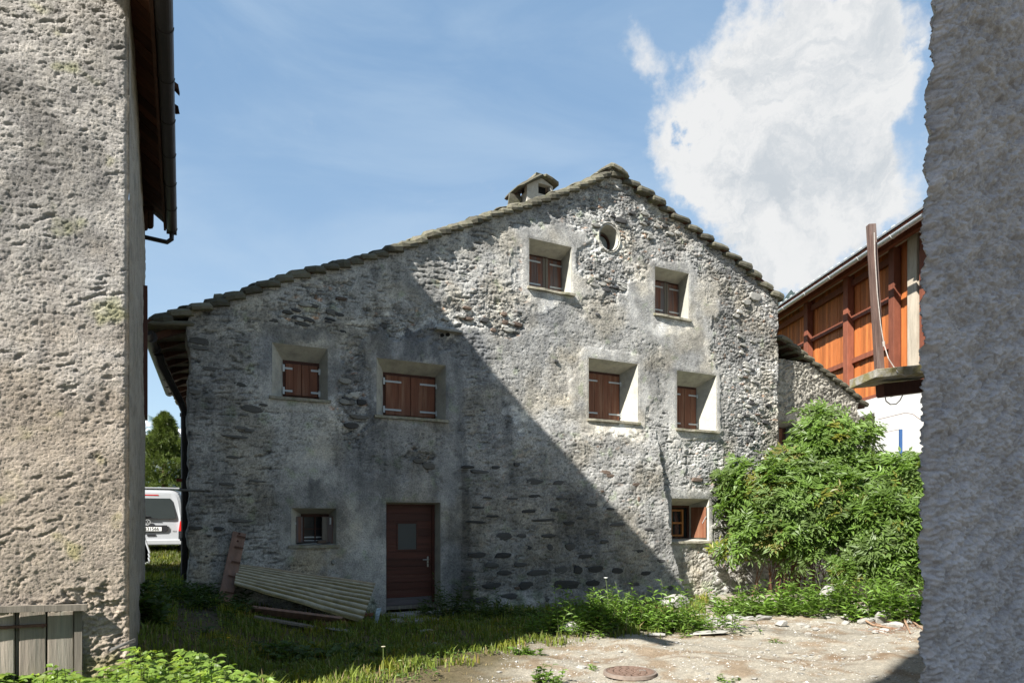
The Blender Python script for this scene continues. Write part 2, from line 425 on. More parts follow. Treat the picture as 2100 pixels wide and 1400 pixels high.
def blobs(PX, PY, lst, wx=None, wy=None):
    m = np.zeros(PX.shape)
    for b in lst:
        x, y, rx, ry = b[:4]; g = b[4] if len(b) > 4 else 1
        d = np.sqrt(((PX-x)/rx)**2+((PY-y)/ry)**2)
        m = np.maximum(m, g*(1-ss(d, .75, 1.15)))
    return m
def buttress(t, z):
    zt = 1.75+2.05
    sl = np.clip((zt-z)/3.9, 0, 1.1)
    T = .40*sl**.9
    te = np.interp(z, [-.6, -.25, .1, .5, 1.1, 1.8, 2.4, 3.6, 4.2], [6.75, 6.62, 6.42, 6.22, 6.05, 6.02, 5.98, 5.85, 5.75])
    te = te+.05*fbm(z*3, z*0+1.3, 3, 91)+.02*pn(z*14, z*0, 92)
    return T*ss(t, .98, 1.14)*(t < te), te
def facade():
    tl, tr_ = sc(FP(387, 900)[0]), sc(FP(1596, 800)[0])
    def lines(a, b, step, extra):
        extra = sorted(set(round(e, 4) for e in extra if a < e < b)); pts = [a]+extra+[b]; out = []
        for p, q in zip(pts[:-1], pts[1:]):
            n = max(1, int(round((q-p)/step))); out += list(np.linspace(p, q, n, endpoint=False))
        return np.array(out+[b])
    ex = []; ez = []
    for o in OPEN.values(): ex += [o[0], o[1]]; ez += [o[2], o[3]]
    ts = lines(tl, tr_, .0195, ex); zs = lines(-.5, 9.75, .0195, ez)
    T, Z = np.meshgrid(ts, zs)
    RZ = rake(T)+.02
    over = Z > RZ
    Zc = np.minimum(Z, RZ)
    PX, PY = FPX(T, Zc)
    wx = PX+22*fbm(T*1.6, Zc*1.6, 4, 1)+9*fbm(T*7, Zc*7, 3, 101); wy = PY+22*fbm(T*1.6, Zc*1.6, 4, 2)+9*fbm(T*7, Zc*7, 3, 102)
    # distance to openings
    dd = np.full(T.shape, 9.)
    for o in OPEN.values():
        dx = np.maximum(np.maximum(o[0]-T, T-o[1]), 0); dz = np.maximum(np.maximum(o[2]-Zc, Zc-o[3]), 0)
        dd = np.minimum(dd, np.hypot(dx, dz))
    dov = np.hypot((T-ovc[0])/OVR[0], (Zc-ovc[1])/OVR[1])
    BT, te = buttress(T, Zc)
    onb = (BT > .03)
    # ---- masks
    rub = blobs(wx, wy, [(1260,430,130,62),(1400,450,105,58),(1250,530,66,62),(1255,590,34,34),(950,640,75,42),(1030,655,55,30),(620,628,75,34),(690,600,40,25),(815,655,60,26),
                         (735,800,34,100,.9),(720,860,40,50,.9),(1510,700,50,130,.8),(1540,860,62,120,.9),(1570,660,40,100,.9),(1440,950,55,60,.7),(1500,540,70,50,.6),(860,945,40,22,.9),
                         (1470,1130,60,110,.7),(1140,420,60,30,.4),(1330,505,90,40,.8),(1070,570,26,60,.5),(905,700,50,18,.6),(960,580,90,50,.35)])
    smo = blobs(wx, wy, [(620,760,95,85),(845,790,105,90),(800,715,60,36),(1130,540,90,90),(1330,600,60,120,.8),(1380,640,90,75),(1255,800,90,100,.9),(1430,820,80,90),(640,960,70,50),(700,1030,150,70),(720,1150,90,90),
                         (850,1120,120,150,.8),(930,1050,30,190),(930,800,30,90,.8),(1400,720,60,80,.6),(860,620,60,40,.4),(1420,1140,60,60,.6)])
    smo = np.maximum(smo, 1-ss(dd, .10, .34)); smo = np.where(onb, smo*.15, smo)
    rub = rub*(1-.9*(1-ss(dd, .05, .2)))
    rough = np.clip(1-smo, 0, 1)
    flat = blobs(wx, wy, [(1120,700,150,110),(1190,830,170,80),(1330,740,90,110),(1430,700,80,130),(1060,800,90,70,.8),(1280,640,60,90),(760,940,190,80),(640,880,110,50,.7),(860,650,60,70,.6),(1040,520,60,50,.7)])
    keepr = 1-.78*flat*(1-rub)
    # ---- relief
    tt = T; zz = Zc
    ax = tt*.993+zz*.12; az = zz*.993-tt*.07      # beds dip slightly
    w1 = fbm(ax*2.2, az*2.2, 3, 60)*.22
    f1, f2, cid = worley((ax+w1)*3.6, (az+w1*.6)*17, 5)
    g1, g2, gid = worley((ax+w1)*8, (az-w1*.5)*32, 6)
    st1 = ss(f2-f1, .02, .30)*(cid*.8+.35)
    st2 = ss(g2-g1, .02, .35)*(gid*.8+.3)
    fine = fbm(tt*17, zz*17, 4, 12, .6)
    med = fbm(tt*4.5, zz*5.5, 4, 13, .55)
    pits = ss(fbm(tt*9, zz*22, 3, 14)+.15*fine, .38, .75)
    streak = fbm((tt*.8+zz*.6)*9, (zz*.8-tt*.6)*28, 3, 44)
    gr1 = fbm(tt*34, zz*36, 3, 15, .65); gr2 = fbm(tt*15, zz*19, 3, 16, .6)
    H = (.0042*gr1+.0020*gr2)*(.30+rough)+.006*med*(.25+rough)
    H = H+.0025*streak*smo
    H = H-.020*pits*rough*(1-rub)*(.5+.5*keepr)
    rq = .35+.65*ss(fbm(tt*3.3, zz*4.5, 3, 17), -.25, .25)
    H = H+rub*(rq*(.036*(st1-.5)+.022*(st2-.5))+.006*gr2-.004)
    # half hidden beds in the rough render elsewhere
    bed = rough*(1-rub)*.6*keepr
    bq = ss(fbm(tt*1.7, zz*1.9, 3, 18), .0, .5)*bed
    H = H+bq*(.014*(st1-.45)+.008*(st2-.5))
    slit = ss(fbm(ax*3.4, az*19, 4, 19, .55)+.25*fbm(tt*1.1, zz*1.3, 3, 20), .38, .62)*rough*(1-.5*onb)*keepr
    slit2 = ss(fbm(ax*8+7, az*40, 3, 24, .55), .42, .62)*(.3+.7*rub)*rough*keepr
    H = H-.022*slit-.010*slit2
    # the render stands proud of the stripped stonework, with a broken edge
    H = H-.022*ss(rub, .35, .55)
    H = H+.012*ss(smo, .45, .6)*(1-rub)
    H = H*(ss(dd, 0, .05)*.85+.15)
    H = H*ss(dov, 1.0, 1.25)
    # bulging old wall
    H = H+.03*fbm(tt*.5, zz*.5, 2, 71)*ss(dd, 0, .5)
    M_ = BT*1.0+H+np.where(onb, .010*(st1-.5)+.02*fbm(tt*2.2, zz*2.2, 3, 33), 0)
    foot = np.where(onb & (Zc < .35), .14*ss(.38-Zc, 0, .3)*ss(pn(tt*1.9, zz*0, 8), -.25, .2), 0); M_ = M_+foot
    # ---- colour of the render, stains and washed-out lime
    base = np.array([.395,.386,.362])
    var = fbm(tt*.7, zz*.7, 4, 81); var2 = fbm(tt*3, zz*3, 4, 82); vs_ = fbm(tt*2.6, zz*.5, 4, 83); dr_ = fbm(tt*5, zz*.45, 4, 85)
    L = 1+.24*var+.20*var2+.12*dr_
    stain = blobs(wx, wy, [(835,705,105,42,.75),(755,790,26,90,.6),(930,800,42,130,.6),(820,960,130,110,.45),(960,780,50,110,.55),(590,690,90,26,.5),(530,720,50,50,.5),(700,790,30,60,.4),(1010,870,70,60,.4),
                           (1130,640,62,26,.40),(1175,630,30,20,.35),(780,1000,60,90,.4),(850,900,60,60,.4),(640,1040,80,40,.35),(1390,720,40,50,.2),(1100,690,80,40,.2),(1560,880,50,70,.15),(1530,720,30,90,.2),
                           (925,1100,32,160,.35),(660,1010,60,22,.45),(450,800,60,60,.2),(1460,1010,40,60,.25),(1290,640,50,60,.12),(1480,560,60,30,.25),(1120,450,70,40,.15),(1180,1060,60,60,.55),(1195,1130,30,70,.4)])
    stain = stain*(.55+.6*ss(vs_+.3*var2, -.5, .5))
    bz = blobs(wx, wy, [(1080,1090,160,150,1),(1200,1130,190,110,1),(1250,1200,160,60,.9),(1050,960,120,50,.6),(1180,990,110,60,.4)])*onb
    white = blobs(wx, wy, [(950,655,80,34,.6),(1020,650,50,20,.5),(620,640,70,30,.45),(740,790,24,110,.5),(730,700,30,60,.4),(700,850,60,35,.35),(1250,490,45,52,.7),(1250,560,55,50,.35),(1262,883,52,14,.9),(1062,850,24,14,1.0),
                           (1380,665,60,16,.4),(1140,615,60,12,.4),(1440,950,60,60,.35),(1560,860,60,150,.35),(1270,440,120,50,.3),(1150,560,40,60,.15),(1480,1150,50,90,.3),(820,660,60,16,.45)])
    patch = ss(fbm(tt*1.3, zz*1.3, 5, 84), .05, .4)*.42
    L = L*(1-.74*stain)*(1-.34*bz)*(1-patch*.6)*(1+.95*white)
    # gaps between the stones are coloured darker, stones are darker than mortar
    dirt = rub*(1-ss(np.minimum(f2-f1, (g2-g1)*.8), 0, .16))*.45
    stone = np.clip((rub*.8+bed*.25), 0, 1)*(cid > .52)*ss(f2-f1, .05, .2)
    speck = ss(fbm(tt*26, zz*26, 3, 86), .25, .6)*(.30*rough+.10)
    L = L*(1-dirt)*(1-.30*stone)*(1-speck)*(1-.35*pits*rough)*(1-.50*slit)*(1-.3*slit2)
    col = base*L[..., None]
    warm = ss(fbm(tt*.9+9, zz*.9, 3, 87), -.1, .6)[..., None]
    col = col*(1+warm*np.array([.07,.02,-.07]))
    cool = (stain)[..., None]; col = col*(1+cool*np.array([-.07,-.02,.09]))
    buff = blobs(wx, wy, [(640,1150,55,45,.8),(860,1020,30,70,.3),(1160,780,60,60,.3),(1420,1180,50,60,.25),(1540,640,30,30,.3),(420,1140,30,50,.5),(410,690,40,50,.2)])[..., None]
    col = col*(1+buff*np.array([.12,.0,-.2]))
    red = ss(fbm(tt*5+3, zz*9, 3, 88), .62, .8)[..., None]*(rub+.3*onb)[..., None]; col = col*(1+red*np.array([.25,-.15,-.35]))
    green = (ss(fbm(tt*3, zz*3, 4, 89)+ss(.9-Zc, 0, .9)*.6, .5, .95)*.5)[..., None]; col = col*(1+green*np.array([-.22,-.08,-.35]))
    col = np.clip(col, .02, .75)
    # ragged corners
    TT = T.copy()
    ln = ss(tl+.25-T, 0, .25); TT = TT-ln*.05*fbm(Zc*2.2, T*0+3, 3, 95)-ln*.02*pn(Zc*3.3, T*0, 97)
    rn = ss(T-(tr_-.25), 0, .25); TT = TT+rn*.05*fbm(Zc*2.6, T*0+5, 4, 96)
    V = np.stack([TT, -(BT+(M_-BT)*.85), Zc], -1)
    n, m = T.shape
    idx = np.arange(n*m).reshape(n, m)
    tc_ = (ts[:-1]+ts[1:])/2; zc_ = (zs[:-1]+zs[1:])/2; TC, ZC = np.meshgrid(tc_, zc_)
    keep = ZC < rake(TC)+.01+.02
    for o in OPEN.values(): keep &= ~((TC > o[0]) & (TC < o[1]) & (ZC > o[2]) & (ZC < o[3]))
    keep &= np.hypot((TC-ovc[0])/OVR[0], (ZC-ovc[1])/OVR[1]) > 1
    F = np.stack([idx[:-1,:-1], idx[:-1,1:], idx[1:,1:], idx[1:,:-1]], -1)[keep]
    V = V.reshape(-1, 3); col = col.reshape(-1, 3)
    # returns round both corners
    extraV = []; extraF = []; extraC = []; b = len(V)
    for j, s in ((0, 1), (m-1, -1)):
        ids = idx[:, j]; vv = V[ids].copy()
        k = 12
        for q in range(1, k+1):
            v2 = vv.copy(); v2[:, 1] += .55*q/k; v2[:, 0] += .006*fbm(vv[:, 2]*6, np.full(n, q*.3), 3, 98+j)
            extraV.append(v2); extraC.append(col[ids])
            prev = ids if q == 1 else b+np.arange(n)-n; cur = b+np.arange(n)
            f = np.stack([prev[:-1], cur[:-1], cur[1:], prev[1:]], -1) if s < 0 else np.stack([prev[:-1], prev[1:], cur[1:], cur[:-1]], -1)
            ok = vv[:-1, 2] < rake(vv[:-1, 0])+.05
            extraF.append(f[ok]); b += n
    V = np.concatenate([V]+extraV); col = np.concatenate([col]+extraC); F = np.concatenate([F]+extraF)
    used = np.zeros(len(V), bool); used[F.ravel()] = True
    rm = np.cumsum(used)-1
    me = npmesh('gable_wall', V[used], rm[F], col[used], True)
    return mobj('gable_wall', me, M_PLASTER, house)
wall = facade()
TL, TR = sc(FP(387, 900)[0]), sc(FP(1596, 800)[0])
# hidden walls: the body of the house behind its gable
mb = MB()
tap = sc(FP(1254, 357)[0]); hz = .0
side_dx = -.08                                    # the left side wall runs slightly out of square
mb.add([(TL+.02,.5,-.6),(TL+.02,.5,rake(TL)-.05),(TL+.8,9,rake(TL)-.05),(TL+.8,9,-.6)], [(0,1,2,3)])
mb.add([(TR-.02,.5,-.6),(TR-.02,.5,rake(TR)-.05),(TR-.02,9,rake(TR)-.05),(TR-.02,9,-.6)], [(0,3,2,1)])
mb.add([(TL+.8,9,-.6),(TR,9,-.6),(TR,9,rake(TR)),(tap,9,rake(tap)),(TL+.8,9,rake(TL))], [(0,4,3,2,1)])
mb.build('side_wall', solid('plain_plaster', (.3,.28,.25), .9, .3, 6), house)
# dark interior backs so openings never show through
mb = MB().mm((TL+.2, .95, -.5), (TR-.2, .98, 3.6))
mb.mm((-.5, .95, 3.6), (TR-.4, .98, 7.0)) if False else None
mb.build('inner_wall', solid('dark_room', (.02,.018,.016), .9), house)

# ---- embedded stones picked out of the render
def stone_mesh(seed, w=1, h=.4, d=.25):
    r = random.Random(seed); n = 9; fr = []; bk = []
    for k in range(n):
        a = 2*math.pi*k/n+r.uniform(-.2, .2); q = r.uniform(.8, 1.08)
        ca = abs(math.cos(a))**.7*math.copysign(1, math.cos(a)); sa = abs(math.sin(a))**.75*math.copysign(1, math.sin(a))
        fr.append((ca*.43*q, -d*.75+r.uniform(-.05,.05), sa*.41*q)); bk.append((ca*.5*q, d, sa*.5*q))
    mid = [(x*1.14, -d*.25, z*1.16) for x, y, z in fr]
    vs = [(r.uniform(-.05,.05), -d*.95, r.uniform(-.05,.05))]+fr+mid+bk
    fs = []
    for k in range(n):
        k2 = (k+1) % n
        fs.append((0, 1+k2, 1+k)[::-1]); fs.append((1+k, 1+k2, 1+n+k2, 1+n+k)[::-1]); fs.append((1+n+k, 1+n+k2, 1+2*n+k2, 1+2*n+k)[::-1])
    fs.append(tuple(1+2*n+k for k in range(n))[::-1])
    me = bpy.data.meshes.new('stone'); me.from_pydata(vs, [], fs); me.update()
    return me
SM = {}
for nm, mt in (('dark', M_STONE), ('mid', M_MIDSTONE), ('pale', M_PALESTONE), ('brown', M_BROWNSTONE)):
    SM[nm] = [stone_mesh(s) for s in range(8)]
    for me in SM[nm]: me.materials.append(mt)
stones = []
def put_stone(px, py, wpx, hpx, kind='dark', proud=.012, rot=0):
    t, z = FP(px, py); t = sc(t); z = sc(z)
    for o in OPEN.values():
        if o[0]-.12 < t < o[1]+.12 and o[2]-.12 < z < o[3]+.1: return
    bt, _ = buttress(np.array([t]), np.array([z])); bt = sc(bt[0])
    if bt > 0: t, z = FP(px, py, bt); t = sc(t); z = sc(z)
    Y = L2W(t, 0)[1]; wm = wpx*Y/1400/.88; hm = hpx*Y/1400
    o = bpy.data.objects.new('stone', random.choice(SM[kind])); link(o, wall)
    o.location = (t, -bt-proud*.3+.004, z); o.scale = (wm, .10, hm); o.rotation_euler = (random.uniform(-.06,.06), rot+random.uniform(-.05, .05), random.uniform(-.08,.08))
    stones.append(o)
# stones read off the photograph: x, y, width, height
for x, y, w_, h_ in [(430,702,76,18),(462,692,34,9),(520,660,22,8),(458,735,30,9),(440,757,40,10),(400,803,22,12),(490,788,26,9),(515,838,42,16),(405,712,44,10),(495,877,22,9),(512,882,26,8),(490,896,66,7),(476,937,24,7),
                     (500,850,18,6),(560,815,26,10),(722,872,30,14),(738,855,38,10),(716,824,26,12),(590,640,22,9),(612,652,30,10),(620,665,30,10),(680,640,22,14),(560,657,20,8),(640,626,24,9),(705,680,16,6),
                     (465,992,30,8),(395,1005,50,5),(495,1067,44,8),(450,1083,18,8),(400,1082,28,9),(430,1098,9,6),(424,1140,6,5),(526,986,34,6),(540,830,18,6),(880,955,26,14),(858,945,22,10),(500,1185,30,8)]:
    put_stone(x, y, w_, h_, 'mid' if random.random() < .8 else 'dark', .0, .06)
for x, y, w_, h_ in [(960,957,34,8),(985,967,52,9),(1016,958,22,8),(1060,952,16,9),(1098,987,42,12),(1148,990,38,11),(1097,1017,30,8),(1137,1045,24,9),(1215,1035,28,9),(1083,1048,34,9),(1118,1066,62,7),
                     (1168,1072,28,10),(1252,1043,20,7),(975,1070,50,7),(1033,1100,40,18),(1070,1098,26,10),(1125,1098,38,9),(1170,1120,26,18),(1210,1090,26,14),(980,1137,42,14),(1032,1138,36,14),(1082,1124,20,18),(1128,1122,14,16),
                     (1068,1157,30,11),(1033,1174,38,11),(1105,1174,52,14),(1152,1168,32,20),(1186,1168,24,20),(1223,1166,38,17),(1265,1170,30,14),(1010,1158,36,14),(962,1170,40,7),(1080,1200,36,18),(1160,1198,60,22),(1215,1195,36,16),(1262,1205,34,14),
                     (1010,1200,44,14),(965,1205,30,10),(1300,1200,30,14),(1325,1175,26,10),(1045,1222,46,14),(1110,1228,40,14),(1185,1232,56,18),(1250,1230,44,12),(985,1230,34,12),(1265,1075,40,8),(1330,1085,24,8),(1240,1110,22,8),(1200,1140,34,10),
                     (1310,1130,26,8),(1355,1150,26,9),(1330,1215,44,14),(1295,1235,30,12),(1375,1205,30,12),(1000,1020,24,6),(1050,1022,26,7),(980,1040,30,6),(1150,1020,24,6),(1190,1062,18,7),(1008,1058,30,6),(1290,1010,20,6)]:
    put_stone(x, y, w_*.92, h_*.9, 'dark', .006)
for x, y, w_, h_ in [(1259,910,30,10),(1238,924,24,9),(1310,910,14,5),(1285,932,22,6),(1185,925,18,5),(1150,920,20,5),(1210,915,18,5),(1330,960,26,7),(1375,1082,22,8)]:
    put_stone(x, y, w_, h_, 'pale', .012)
for x, y, w_, h_ in [(1177,905,20,7),(1228,916,12,5),(1240,968,26,9),(1252,975,20,8),(1307,993,22,8),(1235,1007,10,5),(1310,1023,7,12),(1555,850,14,4),(1530,773,14,4),(962,653,20,7),(1430,983,26,10),(700,612,22,8),(1060,1205,12,5)]:
    put_stone(x, y, w_, h_, 'brown', .008)
# course stones of the stripped gable and the rubble strips
def strip(reg, n, kinds, wr, hr):
    for _ in range(n):
        cx, cy, rx, ry = random.choice(reg); a = random.uniform(0, 6.28); q = math.sqrt(random.random())
        x = cx+rx*q*math.cos(a); y = cy+ry*q*math.sin(a)
        t, z = FP(x, y)
        if z > rake(t)-.12: continue
        if math.hypot((t-ovc[0])/OVR[0], (z-ovc[1])/OVR[1]) < 1.5: continue
        put_stone(x, y, random.uniform(*wr), random.uniform(*hr), random.choice(kinds), .016, .1)
strip([(1320,440,130,36),(1400,470,80,36),(1250,575,34,30)], 34, ['pale','pale','dark'], (10,22), (5,8))
strip([(960,655,72,26),(1030,660,36,20)], 12, ['pale','pale','brown','dark'], (12,26), (6,10))
strip([(1525,740,24,130),(1555,880,34,110)], 34, ['pale','pale','pale','dark'], (10,20), (5,10))
strip([(640,645,80,22),(820,665,50,12)], 10, ['dark','pale'], (14,28), (6,10))
strip([(1475,1130,34,70)], 10, ['pale'], (10,20), (7,12))
strip([(720,830,26,60)], 6, ['pale','dark'], (14,28), (8,14))
for x, y, w_, h_ in [(1273,452,28,13),(1550,608,30,18),(1532,620,20,12),(1225,645,12,7),(1258,735,12,5),(1140,740,10,6)]: put_stone(x, y, w_, h_, 'dark' if x < 1500 else 'pale', .03)

# projecting stone under the left eave of the upper wall and two vent holes
def slab_mb(t, z, w_, d_, h_, m=0, jit=.012):
    mb = MB(); n = 7; ts_ = np.linspace(-w_/2, w_/2, n); vs = []
    for i, a in enumerate(ts_):
        e = random.uniform(-jit, jit); f = random.uniform(-jit, jit)
        vs += [(t+a, .12, z-h_/2), (t+a, -m-d_-e, z-h_/2+f*.5), (t+a, -m-d_-e*1.6+.006, z+h_/2+f*.3), (t+a, .12, z+h_/2)]
    fs = []
    for i in range(n-1):
        b = i*4; fs += [(b+k, b+(k+1) % 4, b+4+(k+1) % 4, b+4+k) for k in range(4)]
    fs += [(3,2,1,0), tuple(4*(n-1)+k for k in range(4))]
    return mb.add(vs, fs)
t, z = FP(918, 679); slab_mb(sc(t), sc(z), .55, .12, .045).build('ledge_stone', M_PALESTONE, house)
for x, y in ((907,687),(919,686)):
    t, z = FP(x, y); MB().tube([(sc(t), -.012, sc(z)), (sc(t), .02, sc(z))], .035, 10).build('vent_hole', solid('hole_black', (.01,.01,.01), 1), house)  # solid black discs stand in for the dark inside of the holes

# ---- windows
def window(key, shut='new', hinge=(1, .0), style='closed', sill=.07, hl=.5):
    o = OPEN[key]; w_ = WIN[key]; Dp = w_['D']; xl, yt, xr, yb = w_['i']
    a0, b1 = FP(xl, yt, -Dp); a1, _ = FP(xr, yt, -Dp); _, b0 = FP(xl, yb, -Dp)
    a0, a1, b0, b1 = sc(a0), sc(a1), sc(b0), sc(b1); b0 = max(b0, o[2]+.01)
    n = 14; ring_o = []; ring_i = []
    def rect(t0, t1, z0, z1, y):
        p = []
        for c1, c2 in (((t0,z0),(t1,z0)),((t1,z0),(t1,z1)),((t1,z1),(t0,z1)),((t0,z1),(t0,z0))):
            for k in range(n): p.append((c1[0]+(c2[0]-c1[0])*k/n, y, c1[1]+(c2[1]-c1[1])*k/n))
        return p
    K = 10; V = []
    for q in range(K+1):
        s = q/K; y = -.006+(Dp+.006)*s
        V += rect(o[0]+(a0-o[0])*s, o[1]+(a1-o[1])*s, o[2]+(b0-o[2])*s, o[3]+(b1-o[3])*s, y)
    V = np.array(V); m = 4*n
    F = []
    for q in range(K):
        for k in range(m): F.append((q*m+k, q*m+(k+1) % m, (q+1)*m+(k+1) % m, (q+1)*m+k))
    F = np.array(F)[:, ::-1]
    wob = .005*fbm(V[:, 0]*6+V[:, 1]*5, V[:, 2]*6, 3, 7); V[:, 0] += wob; V[:, 2] += wob*.6*(V[:, 1] > .01)
    root = mobj('window', npmesh('window', V, F, None, False), M_REVEAL, house)
    # frame
    fr = MB(); y0, y1 = Dp-.02, Dp+.07; f = .055 if shut != 'old' else .045
    fr.mm((a0-.04, y0, b1-f), (a1+.04, y1, b1+.05)); fr.mm((a0-.04, y0, b0-.05), (a1+.04, y1, b0+f*.4))
    fr.mm((a0-.04, y0, b0+f*.4+.002), (a0+f, y1, b1-f-.002)); fr.mm((a1-f, y0, b0+f*.4+.002), (a1+.04, y1, b1-f-.002))
    fr.build('frame', M_FRAMEW, root, bevel=.004)
    slab_mb((o[0]+o[1])/2, o[2]+.004-.026, o[1]-o[0]+.10, sill, .05).build('sill', M_SLABSILL, root)
    in0, in1, c0, c1 = a0+f*.55, a1-f*.55, b0+f*.4+.004, b1-f*.8
    if style == 'closed':
        mid = (in0+in1)/2; sm = M_SHUT if shut == 'new' else M_SHUTW
        for s, (p, q) in enumerate(((in0, mid-.003), (mid+.003, in1))):
            sh = MB().mm((p, Dp-.045, c0), (q, Dp-.018, c1)).build('shutter', sm, root, bevel=.004)
            # boards of the leaf
            nb = 2 if q-p < .5 else 3
            for b in range(nb):
                u0 = p+(q-p)*b/nb+.003; u1 = p+(q-p)*(b+1)/nb-.003
                MB().mm((u0, Dp-.0545, c0+.012), (u1, Dp-.0455, c1-.012)).build('board', sm, sh, bevel=.003)
            if shut == 'old':
                e = q-.05 if s == 0 else p+.01
                MB().mm((e, Dp-.066, c0), (e+.055, Dp-.056, c1)).build('cover_strip', M_GREYW, sh)
            for hz_ in (c0+(c1-c0)*(.13 if hinge[0] else .1), c0+(c1-c0)*(.84)):
                L_ = (q-p)*hl; hb = MB()
                if s == 0: u0, u1 = p-.035, p+L_
                else: u0, u1 = q-L_, q+.035
                hb.mm((u0, Dp-.064, hz_-.017), (u1, Dp-.058, hz_+.017))
                pe = u0 if s == 0 else u1
                hb.mm((pe-.018, Dp-.066, hz_-.062), (pe+.018, Dp-.0605, hz_+.062 if s == 0 else hz_+.04))
                for q2 in (.25, .6, .9):
                    uu = u0+(u1-u0)*q2; hb.mm((uu-.005, Dp-.068, hz_-.005), (uu+.005, Dp-.0645, hz_+.005))
                hb.build('hinge', M_ZINC, root)
    return root, (in0, in1, c0, c1, Dp, o)
M_SLABSILL = solid('mossy_sill_slab', (.24,.22,.17), .9, .5, 14, bs=.6, bd=.008, worn=(.12,.12,.05), wornpos=(.5,.7))
window('a', hl=.42, sill=.06)
window('b', hl=.62, sill=.07)
window('c', hl=.66, sill=.05)
window('d', hl=.66, sill=.07)
window('e', 'old', hl=.72, sill=.075)
window('f', 'old', hl=.75, sill=.065)
# lower left window: shutters folded back against the reveals, lattice pane behind
r, (i0, i1, c0, c1, Dp, o) = window('g', 'old', style='open', sill=.05)
MB().mm((i0, Dp+.03, c0), (i1, Dp+.036, c1)).build('pane', M_GLASS, r)
mb = MB(); mid = (i0+i1)/2
mb.mm((mid-.012, Dp+.0, c0), (mid+.012, Dp+.028, c1)); mb.mm((i0, Dp+.002, (c0+c1)/2-.008), (i1, Dp+.026, (c0+c1)/2+.008))
mb.build('glazing_bar', M_FRAMEW, r)
mb = MB().mm((i0+.01, Dp+.005, c0+.06), (i1-.01, Dp+.027, c0+.085)); mb.mm((i0+.01, Dp+.005, c0+.005), (i1-.01, Dp+.027, c0+.022)); mb.build('white_rail', M_ZINC, r)
for s in (0, 1):
    u0 = o[0]+.02 if s == 0 else o[1]-.22; sh = None
    mb = MB().mm((u0, Dp-.19, c0-.04), (u0+.20, Dp-.165, c1-.005)); sh = mb.build('shutter', M_SHUTW, r, bevel=.003)
    for b in range(2): MB().mm((u0+.004+b*.098, Dp-.199, c0-.03), (u0+.094+b*.098, Dp-.191, c1-.015)).build('board', M_SHUTW if b else M_GREYW, sh, bevel=.002)
    MB().mm((u0+(.06 if s == 0 else .13), Dp-.215, c0+.30), (u0+(.085 if s == 0 else .155), Dp-.20, c0+(.34 if s == 0 else .42))).build('latch', M_ZINC, sh)
# lower right window: orange casement on the left, red shutter leaf swung open
r, (i0, i1, c0, c1, Dp, o) = window('h', 'old', style='open', sill=.06)
p0 = sc(FP(1376, 1060, -Dp)[0]); p1 = sc(FP(1397, 1060, -Dp)[0])
MB().mm((i0, Dp+.03, c0), (i1, Dp+.036, c1)).build('pane', M_GLASS, r)
mb = MB(); hh = (c1-c0)
for u in (p0-.03, p1): mb.mm((u, Dp-.03, c0+.03), (u+.045, Dp+.025, c1-.05))
for zz in (c0+.03, c0+hh*.45, c1-.1): mb.mm((p0+.016, Dp-.028, zz), (p1-.001, Dp+.022, zz+.045))
mb.build('casement', M_ORANGEW, r, bevel=.003)
q0 = FP(1413, 1060, -Dp+.02); q0 = sc(q0[0]); q1 = o[1]-.05
sh = MB().box(((q0+q1)/2, Dp/2-.03, (c0+c1)/2), (math.hypot(q1-q0, Dp-.14), .028, hh), [np.array([q1-q0, -(Dp-.14), 0])/math.hypot(q1-q0, Dp-.14), np.array([Dp-.14, q1-q0, 0])/math.hypot(q1-q0, Dp-.14), [0,0,1]]).build('shutter', M_SHUT, r, bevel=.004)
sh['label'] = 'red shutter leaf swung open'
k_ = np.array([q1-q0, -(Dp-.14), 0])/math.hypot(q1-q0, Dp-.14); kn = np.array([k_[1], -k_[0], 0])
cc_ = np.array([(q0+q1)/2, Dp/2-.03, (c0+c1)/2])+kn*.02
MB().bar(cc_+k_*.12+[0,0,-.02], cc_+k_*.22+[0,0,.14], .02, .012).build('latch', M_ZINC, sh)
MB().bar((i1+.02, Dp-.15, c0+.06), (q0+.2, Dp-.3, c0+.11), .012, .012).build('window_stay', M_ZINC, r)

# oval window of the gable
K = 8; n = 40; V = []; F = []
for q in range(K+1):
    s = q/K; rr = 1.16-.16*min(1, s*5)-.12*s; y = -.03*(1-min(1, s*5))**.5*0-.022+.40*s
    for k in range(n):
        a = 2*math.pi*k/n; V.append((ovc[0]+math.cos(a)*OVR[0]*rr+.03*s, y, ovc[1]+math.sin(a)*OVR[1]*rr-.03*s))
for q in range(K):
    for k in range(n): F.append((q*n+k, (q+1)*n+k, (q+1)*n+(k+1) % n, q*n+(k+1) % n))
V = np.array(V); V[:, 1] += .008*fbm(V[:, 0]*9, V[:, 2]*9, 3, 6); V[:, 2] += .006*fbm(V[:, 0]*12, V[:, 1]*9, 2, 4)
ov = mobj('oval_window', npmesh('oval_window', V, np.array(F)[:, ::-1], None, True), M_REVEAL, house)
def ringm(r0, r1, y0, y1, dz=-.03):
    mb = MB(); n = 36; vs = []
    for rr, y in ((r0, y0), (r1, y0), (r1, y1), (r0, y1)):
        for k in range(n):
            a = 2*math.pi*k/n; vs.append((ovc[0]+.03+math.cos(a)*OVR[0]*rr, y, ovc[1]+dz+math.sin(a)*OVR[1]*rr))
    fs = [(j*n+k, j*n+(k+1) % n, ((j+1) % 4)*n+(k+1) % n, ((j+1) % 4)*n+k) for j in range(4) for k in range(n)]
    return mb.add(vs, fs)
ringm(.93, .70, .30, .40).build('frame', M_GREYW, ov)
ringm(.74, .66, .27, .33).build('inner_ring', M_FRAMEW, ov)
